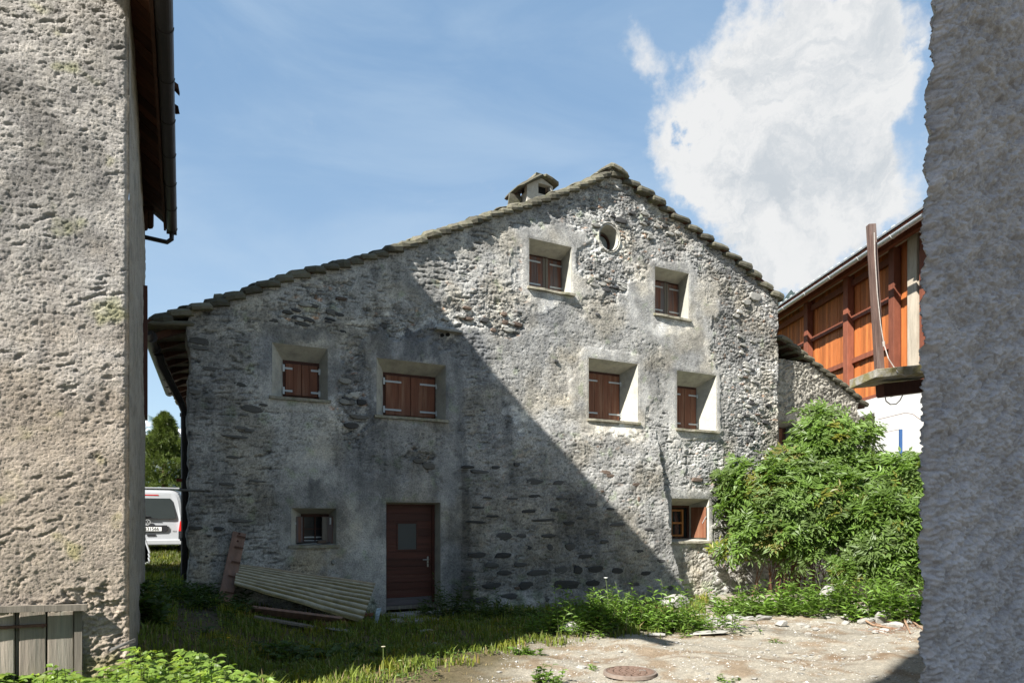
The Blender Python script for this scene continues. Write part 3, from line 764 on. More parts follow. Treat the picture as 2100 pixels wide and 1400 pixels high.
MB().mm((ovc[0]-.2, .345, ovc[1]-.25), (ovc[0]+.25, .35, ovc[1]+.2)).build('pane', solid('sky_lit_glass', (.26,.28,.28), .12, .1, 3, bd=0), ov)  # pale pane colour stands in for reflected sky

# ---- front door
t0, t1, z0, z1 = DOOR; dm = .22
mb = MB(); V = []
n = 12
def rc(y, i):
    return [(t0+i, y, z0), (t0+i*.5, y, z1-i*1.2), (t1-i*1.0, y, z1-i*1.2), (t1-i*1.0, y, z0)]
V = rc(-.008, 0)+rc(dm+.06, .035)
dr = MB().add(V, [(0,1,5,4),(1,2,6,5),(2,3,7,6)]).build('door_reveal', M_REVEALD if 'M_REVEALD' in globals() else M_REVEAL, house)
d0, d1, e0, e1 = t0+.045, t1-.09, z0+.10, z1-.06
M_DOOR = solid('dark_red_door_wood', (.065,.02,.013), .5, .35, 22, (.06,1,1), bs=.3, bd=.002, rnd=(.75,1.2), worn=(.085,.05,.04), wornpos=(.58,.8))
M_DOORLOW = solid('scuffed_door_foot', (.10,.085,.085), .7, .4, 22, (.06,1,1), bd=.002)
door = MB().mm((d0, dm+.012, e0+.0), (d1, dm+.045, e1)).build('door', M_DOOR, house)
fr = MB(); fr.mm((d0-.05, dm-.02, e0-.02), (d0-.004, dm+.05, e1+.05)); fr.mm((d1+.004, dm-.02, e0-.02), (d1+.055, dm+.05, e1+.05)); fr.mm((d0-.003, dm-.018, e1+.004), (d1+.003, dm+.05, e1+.052))
fr.build('door_frame', M_DOOR, house, bevel=.003)
nb = 13; hb_ = (e1-e0)/nb
wx0, wx1 = d0+(d1-d0)*.27, d0+(d1-d0)*.66; wz1 = z0+(z1-z0)*.805; wz0 = z0+(z1-z0)*.565
for k in range(nb):
    a, b = e0+k*hb_+.002, e0+(k+1)*hb_-.002
    segs = [(d0+.003, d1-.003)]
    if b > wz0-.03 and a < wz1+.03: segs = [(d0+.003, wx0-.03), (wx1+.03, d1-.003)]
    for p, q in segs: MB().mm((p, dm-.006, a), (q, dm+.011, b)).build('door_board', M_DOORLOW if k == 0 else M_DOOR, door, bevel=.002)
fr = MB(); fr.mm((wx0-.03, dm-.014, wz1), (wx1+.03, dm+.01, wz1+.035)); fr.mm((wx0-.03, dm-.014, wz0-.035), (wx1+.03, dm+.01, wz0))
fr.mm((wx0-.03, dm-.0135, wz0), (wx0, dm+.01, wz1)); fr.mm((wx1, dm-.0135, wz0), (wx1+.03, dm+.01, wz1)); fr.build('pane_frame', M_DOOR, door)
MB().mm((wx0, dm-.004, wz0), (wx1, dm+.008, wz1)).build('pane', M_FROST, door)
hx = d1-.085; hzz = z0+(z1-z0)*.46
M_HANDLE = solid('brushed_handle', (.35,.34,.31), .4, .1, 10, metal=.7, bd=0)
hd = MB().mm((hx-.018, dm-.022, hzz-.13), (hx+.018, dm-.008, hzz+.07)).build('handle_plate', M_HANDLE, door, bevel=.008)
MB().tube([(hx, dm-.02, hzz+.01), (hx, dm-.065, hzz+.01), (hx-.03, dm-.072, hzz+.01), (hx-.12, dm-.072, hzz+.012)], .01, 8).build('handle', M_HANDLE, door)
MB().mm((hx-.006, dm-.0245, hzz-.075), (hx+.006, dm-.0225, hzz-.05)).build('keyhole', M_FRAMEW, door)
MB().mm((d0-.03, dm-.09, z0+.035), (d1+.03, dm+.06, z0+.095)).build('threshold', M_GREYW, house, bevel=.004)

# ---- roof: rough stone slabs along both verges
roof = MB()
Lr = [(t, rake(t)+.01) for t in [sc(FP(300,670)[0]), TL, *[v for v in rt if v > TL+.2 and v < TR-.2], TR+.12]]
Lr = [(a, b) for a, b in Lr]
vs = []; fs = []
for a, b in Lr:
    k_ = .8*(1-ss(a-Lr[0][0], 0, 1.5)); vs += [(a, -.05, b), (a, -.05, b+.07), (a+k_, 9.2, b+.07), (a+k_, 9.2, b)]
for i in range(len(Lr)-1):
    q = i*4; fs += [(q+k, q+4+k, q+4+(k+1) % 4, q+(k+1) % 4) for k in range(4)]
fs += [(0,1,2,3), tuple((len(Lr)-1)*4+k for k in (3,2,1,0))]
roof.add(vs, fs); roof = roof.build('roof', M_DARKWOOD, house)
def slabmesh(seed):
    r = random.Random(seed); n = 12; low = []; top = []
    for k in range(n):
        a = 2*math.pi*k/n
        ca = abs(math.cos(a))**.45*math.copysign(1, math.cos(a)); sa = abs(math.sin(a))**.45*math.copysign(1, math.sin(a)); q = r.uniform(.93, 1.05)
        low.append((ca*.47*q, sa*.48*q, -.5+r.uniform(-.06,.06))); top.append((ca*.45*q, sa*.45*q, .5+r.uniform(-.06,.1)))
    mid = [(x*1.07, y*1.05, r.uniform(-.2,.2)) for x, y, z in low]
    vs = low+mid+top+[(0,0,.6)]; fs = [tuple(range(n-1, -1, -1))]
    for k in range(n):
        k2 = (k+1) % n; fs += [(k, k2, n+k2, n+k), (n+k, n+k2, 2*n+k2, 2*n+k), (2*n+k, 2*n+k2, 3*n)]
    me = bpy.data.meshes.new('roof_slab'); me.from_pydata(vs, [], fs); me.update(); me.materials.append(M_SLAB); return me
SLM = [slabmesh(s) for s in range(9)]
def put_slab(t, y, z, L_, W_, H_, pitch):
    o = bpy.data.objects.new('roof_slab', random.choice(SLM)); link(o, roof)
    o.location = (t, y, z); o.scale = (L_, W_, H_); o.rotation_euler = (random.uniform(-.05,.05), -pitch+random.uniform(-.04,.04), random.uniform(-.08,.08))
ta = sc(FP(1257,357)[0])
def course(t_from, t_to, step0, step1, y, lift, thick, tilt, sgn, depth):
    t = t_from
    while (t-t_to)*sgn < 0:
        f = abs((t-t_from)/(t_to-t_from)); st = step0+(step1-step0)*f; st *= random.uniform(.85, 1.15)
        tm = t+sgn*st/2; sl_ = (rake(tm+.15)-rake(tm-.15))/.3
        L_ = st*1.5; pit = math.atan(sl_)
        th = thick*random.uniform(.85, 1.2)
        put_slab(tm, y-random.uniform(0, .05), rake(tm)+lift+th*.5, L_, depth*random.uniform(.9, 1.1), th, (pit-tilt*sgn*math.copysign(1, 1)))
        t += sgn*st
tilt = .22
course(sc(FP(312,664)[0]), ta-.02, .27, .21, .18, -.01, .105, .27, 1, .55)
course(TR+.10, ta+.05, .40, .36, .18, -.005, .11, .27, -1, .55)
course(sc(FP(318,664)[0]), ta-.02, .34, .30, .45, .10, .05, tilt, 1, .7)
course(TR+.05, ta+.05, .42, .40, .45, .11, .055, tilt, -1, .7)
course(sc(FP(318,664)[0]), ta-.02, .45, .42, 1.1, .10, .06, tilt, 1, .8)
course(TR+.05, ta+.05, .45, .42, 1.1, .11, .06, tilt, -1, .8)
put_slab(ta+.12, .12, rake(ta)+.09, .56, .6, .09, -.38); put_slab(ta-.10, .2, rake(ta)+.12, .4, .6, .06, .30); put_slab(ta+.0, .3, rake(ta)+.17, .3, .5, .045, -.1)
put_slab(sc(FP(455,617)[0]), .3, sc(FP(455,604)[1]), .22, .3, .12, .1)
# eave slabs, rafters and gutter on the left
eL = sc(FP(305,660)[0])
for k in range(15):
    put_slab(eL+.28+.05*k, .2+k*.55, rake(eL)+.06-.02*(k % 2), .75, .62, .07, .12)
for k in range(12):
    y = .25+k*.7; MB().bar((TL+.15+.066*k, y, rake(TL)-.10), (eL+.10+.066*k, y, rake(eL)-.10), .10, .12, (0,1,0)).build('rafter', M_DARKWOOD, house)
gx = sc(FP(303,684)[0]); gzv = sc(FP(303,684)[1])
pts = [(gx-.015+.06*k, -.25+k*.75, gzv-.01*k) for k in range(8)]
def halfpipe(mb, pts, r, n=9, th=.006):
    for i in range(len(pts)-1):
        p, q = np.array(pts[i], float), np.array(pts[i+1], float)
        z = (q-p)/np.linalg.norm(q-p); x = np.cross(z, [0,0,1]); x /= np.linalg.norm(x)
        vs = []
        for pt in (p, q):
            for rr in (r, r-th):
                for k in range(n):
                    a = math.pi*k/(n-1); vs.append(pt+rr*(x*math.cos(a)-np.array([0,0,1])*math.sin(a)))
        fs = []
        for k in range(n-1):
            fs += [(k, k+1, 2*n+k+1, 2*n+k), (n+k+1, n+k, 3*n+k, 3*n+k+1)]
        fs += [(0, 2*n, 3*n, n), (n-1, 2*n-1, 4*n-1, 3*n-1)]
        fs += [tuple(range(n-1, -1, -1))+tuple(range(n, 2*n))] if i == 0 else []
        mb.add(vs, fs)
    return mb
g = halfpipe(MB(), pts, .085).build('gutter', M_DARKMETAL, house)
mb = MB()
for k in range(1, 8):
    p = np.array(pts[k])-[0, .35, 0]; mb.tube([p-[0,.02,0], p+[0,.02,0]], .094, 12)
mb.build('gutter_bracket', M_DARKMETAL, g)
# downpipe standing close to the corner
def W2L(X, Y): v = np.array([X-P0[0], Y-P0[1]]); return float(v@D), float(-(v@N))
Yp = 12.3; Xp = (378-1050)/1400*Yp; pl = W2L(Xp, Yp); ztop = CZ+(1065-845)/1400*Yp
g2 = W2L((325-1050)/1400*11.6, 11.6)
dp = MB(); base = gzs(Xp, Yp)-.1
dp.tube([(g2[0], g2[1], gzv-.1), (g2[0]+.04, g2[1]+.1, gzv-.25), (pl[0]-.06, pl[1], ztop+.18), (pl[0], pl[1], ztop), (pl[0]+.01, pl[1], 1.6), (pl[0], pl[1], base)], [.075,.07,.062,.062,.065,.066], 10)
dpo = dp.build('downpipe', M_DARKMETAL, house)
mb = MB()
for zz in (ztop-.05, 2.3, 1.4): mb.tube([(pl[0], pl[1], zz-.03), (pl[0], pl[1], zz+.03)], .078, 10)
mb.tube([(pl[0], pl[1], ztop-.1), (pl[0]+.16, pl[1]-.1, ztop-.05)], .02, 6); mb.tube([(pl[0], pl[1], ztop-.35), (pl[0]+.16, pl[1]-.1, ztop-.42)], .02, 6)
mb.build('pipe_clamp', M_DARKMETAL, dpo)
zz = CZ+(1065-985)/1400*Yp; MB().mm((pl[0]-.13, pl[1]-.05, zz-.02), (pl[0]-.04, pl[1]+.05, zz+.03)).build('red_bracket', solid('red_bracket', (.22,.05,.03), .7), dpo)

# ---- chimney with pitched slab cap behind the verge
mch = -1.5
def CP(x, y, m=mch): a, b = FP(x, y, m); return sc(a), sc(b)
c0_, zb = CP(1081, 412); c1_, _ = CP(1134, 412); zb -= .6; _, zc1 = CP(1100, 380)
ym = -mch
ch = MB()
ap = CP(1112, 363)
# four-sided shaft with openings: corner piers and gable head
d_ = .62
shaft = MB()
M_CHIM = solid('chimney_plaster', (.42,.39,.34), .9, .2, 12, bs=.5, bd=.01)
zo0 = CP(1100, 395)[1]; zo1 = CP(1100, 374)[1]
shaft.mm((c0_, ym, zb), (c1_, ym+d_, zo0))
shaft.mm((c0_, ym, zo0+.002), (c0_+.10, ym+.12, zo1)); shaft.mm((c0_, ym+d_-.12, zo0+.002), (c0_+.10, ym+d_, zo1))
xo0 = CP(1104, 380)[0]; shaft.mm((c0_+.102, ym, zo0+.002), (xo0, ym+.12, zo1)); shaft.mm((c1_-.07, ym, zo0+.002), (c1_, ym+.12, zo1)); shaft.mm((c1_-.1, ym+d_-.12, zo0+.002), (c1_, ym+d_, zo1))
shaft.add([(c0_, ym, zo1+.002), (c1_, ym, zo1+.002), ((c0_+c1_)/2+.05, ym, ap[1]-.03), (c0_, ym+d_, zo1+.002), (c1_, ym+d_, zo1+.002), ((c0_+c1_)/2+.05, ym+d_, ap[1]-.03)], [(0,1,2),(3,5,4),(0,2,5,3),(1,4,5,2),(0,3,4,1)])
chim = shaft.build('chimney', M_CHIM, house)
MB().mm((c0_+.12, ym+.14, zb+.1), (c1_-.12, ym+d_-.14, zo1)).build('flue', solid('soot', (.012,.011,.01), 1), chim)
la = CP(1063, 386); lb = CP(1143, 383); 
for (p, q) in ((la, ap), (ap, lb)):
    p3 = np.array([p[0], ym+d_/2, p[1]]); q3 = np.array([q[0], ym+d_/2, q[1]])
    z = (q3-p3); L_ = np.linalg.norm(z); z /= L_; up = np.cross(z, [0,1,0])*-1
    o = bpy.data.objects.new('cap_slab', SLM[random.randrange(9)]); link(o, chim); o.location = (p3+q3)/2+np.array([0,0,.03]); o.scale = (L_*1.12, d_+.3, .075); o.rotation_euler = (0, -math.atan2(z[2], z[0]), 0)
MB().box((ap[0]-.02, ym+d_/2, ap[1]+.07), (.22, .5, .05), jit=.012).build('ridge_stone', M_SLAB, chim)
sk = CP(1068, 400); MB().bar((la[0]+.10, ym+.25, la[1]-.05), (la[0]+.0, ym+.25, zb), .05, .4).build('chimney_flank', M_SLAB, chim)

# ---------------------------------------------------------------- annex wall to the right of the house
annex = thing('house_annex', 'low lean-to of rubble stone with slab roof joined to right side of stone house', 'annex', (*L2W(9.6, -.5), 0), ANG)
MA = -.5; OX = 9.6
AR = [(1590,690),(1600,700),(1640,733),(1690,771),(1735,806),(1762,830),(1772,838)]
ar = np.array([FP(x, y, MA) for x, y in AR]); art, arz = ar[:, 0]-OX, ar[:, 1]
def annex_wall():
    tl, tr_ = -.3, sc(FP(1758, 850, MA)[0])-OX
    o = [sc(v) for v in (FP(1597, 862, MA)[0]-OX, FP(1640, 862, MA)[0]-OX, FP(1600, 910, MA)[1], FP(1600, 862, MA)[1])]
    ts = np.unique(np.concatenate([np.arange(tl, tr_, .025), [tr_, o[0], o[1]]])); zs = np.unique(np.concatenate([np.arange(-.5, 6, .025), [o[2], o[3]]]))
    T, Z = np.meshgrid(ts, zs); RZ = np.interp(T, art, arz)+.02; Zc = np.minimum(Z, RZ)
    ax = T*.993+Zc*.16; az = Zc*.99-T*.1; w1 = fbm(ax*2, az*2, 3, 160)*.25
    f1, f2, cid = worley((ax+w1)*5, (az+w1*.5)*14, 105)
    g1, g2, gid = worley((ax+w1)*10, (az-w1*.5)*26, 106)
    st1 = ss(f2-f1, .02, .3)*(cid*.8+.3); st2 = ss(g2-g1, .02, .35)*(gid*.8+.3)
    H = .05*st1+.028*st2+.02*fbm(T*8, Zc*8, 4, 161)
    dx = np.maximum(np.maximum(o[0]-T, T-o[1]), 0); dz = np.maximum(np.maximum(o[2]-Zc, Zc-o[3]), 0); dd = np.hypot(dx, dz)
    H *= ss(dd, .05, .4)*.9+.1
    L = (1+.25*fbm(T*1.3, Zc*1.3, 4, 162))*(1-.45*(1-ss(f2-f1, 0, .12)))*(1-.3*(cid > .6))
    col = np.array([.36,.34,.29])*L[..., None]
    idx = np.arange(T.size).reshape(T.shape); tc_ = (ts[:-1]+ts[1:])/2; zc_ = (zs[:-1]+zs[1:])/2; TC, ZC = np.meshgrid(tc_, zc_)
    keep = (ZC < np.interp(TC, art, arz)+.02) & ~((TC > o[0]) & (TC < o[1]) & (ZC > o[2]) & (ZC < o[3]))
    F = np.stack([idx[:-1,:-1], idx[:-1,1:], idx[1:,1:], idx[1:,:-1]], -1)[keep]
    V = np.stack([T+ss(T, tr_-.2, tr_)*.05*fbm(Zc*4, T*0, 3, 163), -H, Zc], -1).reshape(-1, 3)
    wl = mobj('wall', npmesh('wall', V, F, np.clip(col.reshape(-1, 3), .02, .7), True), M_PLASTER, annex)
    mb = MB(); mb.mm((tr_-.35, .02, -.5), (tr_-.02, 6, np.interp(tr_, art, arz))); mb.build('end_wall', M_PALESTONE, annex)
    # dark little window
    wn = MB().add([(o[0],-.02,o[3]),(o[1],-.02,o[3]),(o[1]-.1,.4,o[3]-.12),(o[0]+.05,.4,o[3]-.12),(o[1],-.02,o[2]),(o[1]-.1,.4,o[2])], [(0,3,2,1),(1,2,5,4)]).build('window', M_REVEAL, annex)
    MB().mm((o[0]-.1, .38, o[2]-.1), (o[1]+.1, .42, o[3]+.1)).build('frame', M_FRAMEW, wn)
    for k in range(2): MB().mm((o[0]+.03+k*.26, .345, o[2]), (o[0]+.27+k*.26, .375, o[3]-.14)).build('shutter', M_SHUT, wn)
    MB().mm((o[0]+.10, .335, o[3]-.30), (o[0]+.30, .343, o[3]-.27)).build('hinge', M_ZINC, wn)
    rf = MB(); vs = []; fs = []
    for a, b in zip(art, arz): vs += [(a, -.02, b+.01), (a, -.02, b+.06), (a, 6, b+.06), (a, 6, b+.01)]
    for i in range(len(art)-1): q = i*4; fs += [(q+k, q+4+k, q+4+(k+1) % 4, q+(k+1) % 4) for k in range(4)]
    rf = rf.add(vs, fs).build('roof', M_DARKWOOD, annex)
    t = art[1]; k = 0
    while t < art[-1]-.05:
        for (y, lift, th) in ((.14, .04, .10), (.5, .12, .06)):
            s_ = (np.interp(t+.15, art, arz)-np.interp(t-.15, art, arz))/.3
            ob = bpy.data.objects.new('roof_slab', random.choice(SLM)); link(ob, rf); ob.location = (t+.12, y, np.interp(t, art, arz)+lift)
            ob.scale = (.56, .6, th); ob.rotation_euler = (random.uniform(-.05,.05), -math.atan(s_)-.2, random.uniform(-.08,.08))
        t += random.uniform(.26, .34)
annex_wall()

# ---------------------------------------------------------------- left building: rough sunlit wall with gate, dark eave and gutter
ML = 5.46
Cn = np.array(L2W(sc(FP(265, 1000, ML)[0]), ML)); tC = sc(FP(265, 1000, ML)[0])
lb = thing('stucco_house', 'house with sunlit rough brown wall, dark eave gutter and old plank gate', 'house', (*L2W(tC, ML), 0), ANG)
# local: x along facade (0 at corner, negative left), y into building
def LPt(x, y, m=0): a, b = FP(x, y, ML+m); return sc(a)-tC, sc(b)
gt0, gt1 = -2.2, LPt(152, 1300)[0]; gz1 = LPt(80, 1240)[1]
def left_wall():
    ts = np.unique(np.concatenate([np.arange(-2.6, 0, .0105), [0, gt1]])); zs = np.unique(np.concatenate([np.arange(.2, 6.6, .0105), [gz1]]))
    T, Z = np.meshgrid(ts, zs)
    r1 = fbm(T*2.2, Z*2.2, 4, 201); r2 = fbm(T*9, Z*11, 4, 202, .6); r3 = fbm(T*30, Z*34, 3, 203, .6)
    ax = T+Z*.25; pit = ss(fbm((T*.9+Z*.35)*6, (Z-T*.35)*21, 4, 204, .6), .36, .6); pk = ss(fbm(T*14, Z*20, 3, 205), .35, .6)
    smp = ss(fbm(T*1.7+4, Z*1.5, 3, 206), .18, .5)
    f1, f2, cid = worley(T*38, Z*44, 207); r4 = fbm(T*55, Z*60, 2, 217)
    q = 1-.75*smp
    H = .012*r1+.0035*r2*q+.003*r3*(.3+.7*q)+.004*r4-.024*pit*q*ss(r1, -.2, .4)-.013*pk*q*ss(-r1, -.3, .3)+.011*(1-ss(worley(T*62+r4*.5, Z*66, 227)[0], .1, .8))+.004*(1-f1)*q
    # a long ragged crack and a torn off patch next to the gate
    H = H*.62
    H = H-.012*ss(np.abs(Z-1.05-.1*T-.03*fbm(T*6, Z*0, 3, 208))*-1, -.02, -.004)
    tear = (1-ss(np.hypot((T+.30)/.34, (Z-.62)/.62)+.2*r2, .75, 1.0)); H = H-.03*tear+tear*.016*fbm(T*22, Z*40, 3, 209)
    e = ss(-T, 0, .05); H = H*e-(1-e)**2*.02
    L = 1+.16*r1+.12*r2; L = L*(1-.18*pit)*(1+.1*smp)
    g = ss(Z+.5*r1, 2.2, 4.2)[..., None]
    warm = np.array([.345,.29,.235]); grey = np.array([.385,.36,.33])
    col = (warm*(1-g)+grey*g)*L[..., None]
    dk = (ss(fbm(T*1.1, Z*1.1, 4, 211), .1, .5)*ss(Z, 3.2, 4.6))[..., None]; col = col*(1-.35*dk)
    ol = (ss(fbm(T*3, Z*3, 3, 212)+ss(1.1-Z, 0, .8), .5, 1.1))[..., None]; col = col*(1+ol*np.array([-.12,-.08,-.35]))
    V = np.stack([T+.006*fbm(Z*9, T*0, 3, 213)*(T > -.02), -H, Z], -1)
    idx = np.arange(T.size).reshape(T.shape); TC, ZC = np.meshgrid((ts[:-1]+ts[1:])/2, (zs[:-1]+zs[1:])/2)
    keep = ~((TC < gt1) & (ZC < gz1))
    F = np.stack([idx[:-1,:-1], idx[:-1,1:], idx[1:,1:], idx[1:,:-1]], -1)[keep]
    wl = mobj('front_wall', npmesh('front_wall', V.reshape(-1, 3), F, np.clip(col.reshape(-1, 3), .02, .7), True), M_LEFTPL, lb)
    return wl
lw = left_wall()
# far corner of the side wall (not parallel to the gutter)
Yf = 10.3; F2 = np.array([(297.5-1050)/1400*Yf, Yf]); v = F2-Cn; fl = np.array([v@D, -(v@N)])
n = 240; m = 40; Sg, Zg = np.meshgrid(np.linspace(0, 1, m), np.linspace(.2, 6.6, n))
nn = np.array([fl[1], -fl[0]])/np.linalg.norm(fl)
Hs = .012*fbm(Zg*1.5, Sg*4, 3, 220)+.006*fbm(Zg*9, Sg*30, 3, 221)-.02*ss(fbm(Zg*5, Sg*26, 3, 222), .42, .6)
Hs *= ss(Sg, 0, .03)
V = np.stack([Sg*fl[0]+nn[0]*Hs, Sg*fl[1]+nn[1]*Hs, Zg], -1).reshape(-1, 3); idx = np.arange(n*m).reshape(n, m)
F = np.stack([idx[:-1,:-1], idx[:-1,1:], idx[1:,1:], idx[1:,:-1]], -1).reshape(-1, 4)
Lc = (1+.12*fbm(Zg*1.3, Sg*3, 3, 224)-.25*ss(fbm(Zg*3, Sg*12, 3, 225), .3, .6))*(1-.25*ss(1.2-Zg, 0, 1))
mobj('side_wall', npmesh('side_wall', V, F, (np.array([.36,.33,.28])*Lc[..., None]).reshape(-1, 3), True), M_LEFTPL, lb)
# body: lean-to bay, unseen tall block added further left to throw the long diagonal shadow
zr = 1.66+CZ+(3.05+6.0)*SA/SB
M_BODY = solid('plain_render', (.34,.31,.27), .9, .25, 5)
mb = MB(); xr = -6.0-tC
mb.mm((xr-5, .06, .2), (xr, 6.6, zr)).build('shadow_block', M_BODY, lb)
MB().mm((-2.6, .1, .2), (-2.55, 4.9, 6.0)).build('inner_wall', M_BODY, lb)
b_ = MB().add([(0,.0,-.3),(fl[0],fl[1],-.3),(fl[0],fl[1],6.2),(0,0,6.2),(-3,fl[1],-.3),(-3,fl[1],6.2)], [(1,4,5,2)]); b_.build('back_wall', M_BODY, lb)
# gutter line (world) and lean-to roof
Yg = 10.3; Hg = CZ+(1065-470)/1400*Yg; Xg = (352-1050)/1400*Yg; gd = np.array([(374-1050)/1400, 1.0])
def W2Ln(X, Y): v = np.array([X, Y])-Cn; return np.array([float(v@D), float(-(v@N))])
ga = W2Ln(Xg-gd[0]*6.0, Yg-6.0); gb = W2Ln(Xg, Yg)
gdl = (gb-ga)/np.linalg.norm(gb-ga); gn = np.array([gdl[1], -gdl[0]])
hw = halfpipe(MB(), [(*ga, Hg), (*gb, Hg)], .075, 11).build('gutter', M_DARKMETAL, lb)
for f in np.linspace(.06, .99, 9):
    p = ga+(gb-ga)*f; rb = MB()
    halfpipe(rb, [(*(p-gdl*.012), Hg), (*(p+gdl*.012), Hg)], .081, 11, .01); rb.build('joint_ring', M_DARKMETAL, hw)
MB().box((*(gb), Hg-.03), (.14, .01, .1), [np.array([gn[0], gn[1], 0]), np.array([gdl[0], gdl[1], 0]), np.array([0,0,1.])]).build('end_cap', M_DARKMETAL, hw)
pz = CZ+(1065-482)/1400*Yg
pe = np.array([*(W2Ln((290-1050)/1400*Yg, Yg)), pz-.02]); p0 = np.array([*gb, Hg-.05])
dpb = MB().tube([p0-[0,0,0], p0+[0,0,-.10], p0+[-.02,0,-.15]+(pe-p0)*[.1,.1,.0], pe], .034, 10).build('downpipe', M_DARKMETAL, lb)
# roof boards underside (soffit) running from wall to gutter
pitch = math.tan(math.radians(38))
nb = 34
for k in range(nb):
    f0, f1_ = k/nb+.002, (k+1)/nb-.002; p = ga+(gb-ga)*(f0+f1_)/2; w_ = np.linalg.norm(gb-ga)/nb*.94
    Lr_ = .62; th = .03
    c = np.array([*(p-gn*(Lr_/2+.05)), Hg+.05+Lr_/2*pitch+random.uniform(-.006,.006)])
    ax = np.array([-gn[0], -gn[1], pitch]); ax /= np.linalg.norm(ax); ay = np.array([gdl[0], gdl[1], 0]); az = np.cross(ax, ay)
    MB().box(c, (Lr_*1.3, w_, th), [ax, ay, az]).build('soffit_board', M_SOFF if 'M_SOFF' in globals() else M_DARKWOOD, lb)
ax = np.array([-gn[0], -gn[1], pitch]); ax /= np.linalg.norm(ax); ay = np.array([gdl[0], gdl[1], 0]); az = np.cross(ax, ay); az = az if az[2] > 0 else -az
gm = (ga+gb)/2
MB().box(np.array([*(gm-gn*1.3), Hg+.05+1.3*pitch])+az*.09, (3.3, np.linalg.norm(gb-ga)*1.0, .05), [ax, ay, az]).build('roof', M_SLAB, lb)
MB().bar((*(ga-gn*.09), Hg+.03), (*(gb-gn*.09), Hg+.03), .03, .14, (0,0,1)).build('fascia', M_DARKWOOD, lb)
for (f, dx) in ((.46, .13), (.52, .1)):
    p = ga+(gb-ga)*f; MB().box((*(p+gn*.06), Hg+.12), (.10, .12, .018), [np.array([gn[0], gn[1], -.5]), np.array([*gdl, 0]), np.array([.4*gn[0],.4*gn[1],.9])], jit=.02).build('broken_shingle', M_DARKWOOD, lb)
for k in range(2):
    q = W2Ln((303+k*11-1050)/1400*Yg, Yg-.1); MB().tube([(q[0], q[1]-.5, Hg+.05+k*.03), (q[0], q[1], Hg-.02+k*.03)], .055, 8).build('rafter_end', M_DARKWOOD, lb)
q = W2Ln((298-1050)/1400*9.9, 9.9); MB().mm((q[0]-.03, q[1]-.35, CZ+(1065-860)/1400*9.9), (q[0]+.03, q[1]+.1, CZ+(1065-600)/1400*9.9)).build('shutter', M_FRAMEW, lb)
# gate of old planks
bx0, bx1 = LPt(-120, 1243), LPt(180, 1238)
MB().bar((bx0[0], -.05, bx0[1]-.025), (bx1[0], -.045, bx1[1]-.02), .05, .06, (0,1,0)).build('lintel_board', M_GREYW, lb)
gate = MB().mm((gt0, .10, .3), (gt1, .12, gz1-.03)).build('gate', solid('dark_gate_back', (.02,.015,.012), 1), lb)
M_PLANK = solid('old_grey_plank', (.25,.21,.17), .85, .5, 16, (1,1,.07), bs=1, bd=.01, rnd=(.8,1.25), worn=(.18,.18,.15), wornpos=(.5,.75))
for (x0, x1) in ((-160,-112),(-105,-60),(-52,-8),(-4,28),(38,93),(97,150)):
    a = LPt(x0, 1300)[0]; b = LPt(x1, 1300)[0]; pz1 = LPt((x0+x1)/2, 1252+random.uniform(-3,3))[1]
    pl_ = MB().mm((a, .02, .35), (b, .055, pz1), jit=.004).build('plank', M_PLANK, gate, bevel=.006)
MB().mm((LPt(30,1300)[0], .06, .35), (LPt(37,1300)[0], .075, gz1-.05)).build('back_plank', M_PLANK, gate)
s0, s1 = LPt(-80, 1291), LPt(95, 1281)
MB().bar((s0[0], .01, s0[1]), (s1[0], .01, s1[1]), .022, .03, (0,1,0)).build('iron_strap', M_IRON, gate)
for x in (28, 88): a = LPt(x, 1284); MB().tube([(a[0], .02, a[1]), (a[0], -.012, a[1])], .012, 8).build('bolt', M_IRON, gate)
MB().mm((gt1+.001, -.0, .3), (gt1+.055, .09, gz1-.06)).build('gate_post', M_GREYW, lb)
# slate offcut leaning at the corner
a = LPt(252, 1318); MB().box((a[0], -.08, a[1]), (.2, .05, .02), [np.array([.9,0,.35]), np.array([0,1,0]), np.array([-.35,0,.9])], jit=.01).build('corner_slate', M_MIDSTONE, lb)

# ---------------------------------------------------------------- unseen block behind the camera, sized to shade the right wall and yard corner
ug = np.array([S2[0], S2[1]])/np.hypot(*S2); c0 = np.array([3.3, 6.7])-ug*11
back = thing('rear_shade_block', 'unseen plain block behind the viewpoint, sized to shade the right wall and yard corner', 'house', (c0[0], c0[1], 0), math.atan2(-ug[0], ug[1]))
MB().mm((0, -6, -.5), (4.8, 0, 15.5)).build('wall', M_BODY, back)

# ---------------------------------------------------------------- right building, close, in the shade
K0 = np.array([(1897-1050)/1400*4.3, 4.3])
rb = thing('roughcast_house', 'grey rough-cast house wall in shade filling the right edge', 'house', (K0[0], K0[1], 0), ANG)
ts = np.arange(-.02, 1.9, .0085); zs = np.arange(-.3, 5.6, .0085); T, Z = np.meshgrid(ts, zs)
prof = np.interp(Z, [CZ-1.03, CZ, CZ+1.2, CZ+1.55, CZ+1.9, CZ+2.2, CZ+2.6, CZ+3.3], [-.008, -.010, -.004, .0, .014, .045, .075, .12])
f1, f2, cid = worley(T*24+.9*fbm(T*14, Z*14, 2, 310), Z*34+.7*fbm(T*14, Z*14, 2, 311), 301); f3, f4, c2 = worley(T*55, Z*60, 302)
und = fbm((T*.8+Z*.5)*3, (Z*.9-T*.5)*7, 4, 303)
H = .034*und+.026*(1-ss(f1, 0, .8))+.008*(1-f3)+.005*fbm(T*40, Z*40, 3, 304)-.012*ss(fbm(T*6, Z*9, 3, 305), .45, .7)
e = np.clip(T/.09, 0, 1); H = H-.06*(1-e)**2
X_ = T+.062+prof*(1-ss(T, .0, .5))+.012*fbm(Z*8, T*0, 3, 306)*(1-ss(T, 0, .06))
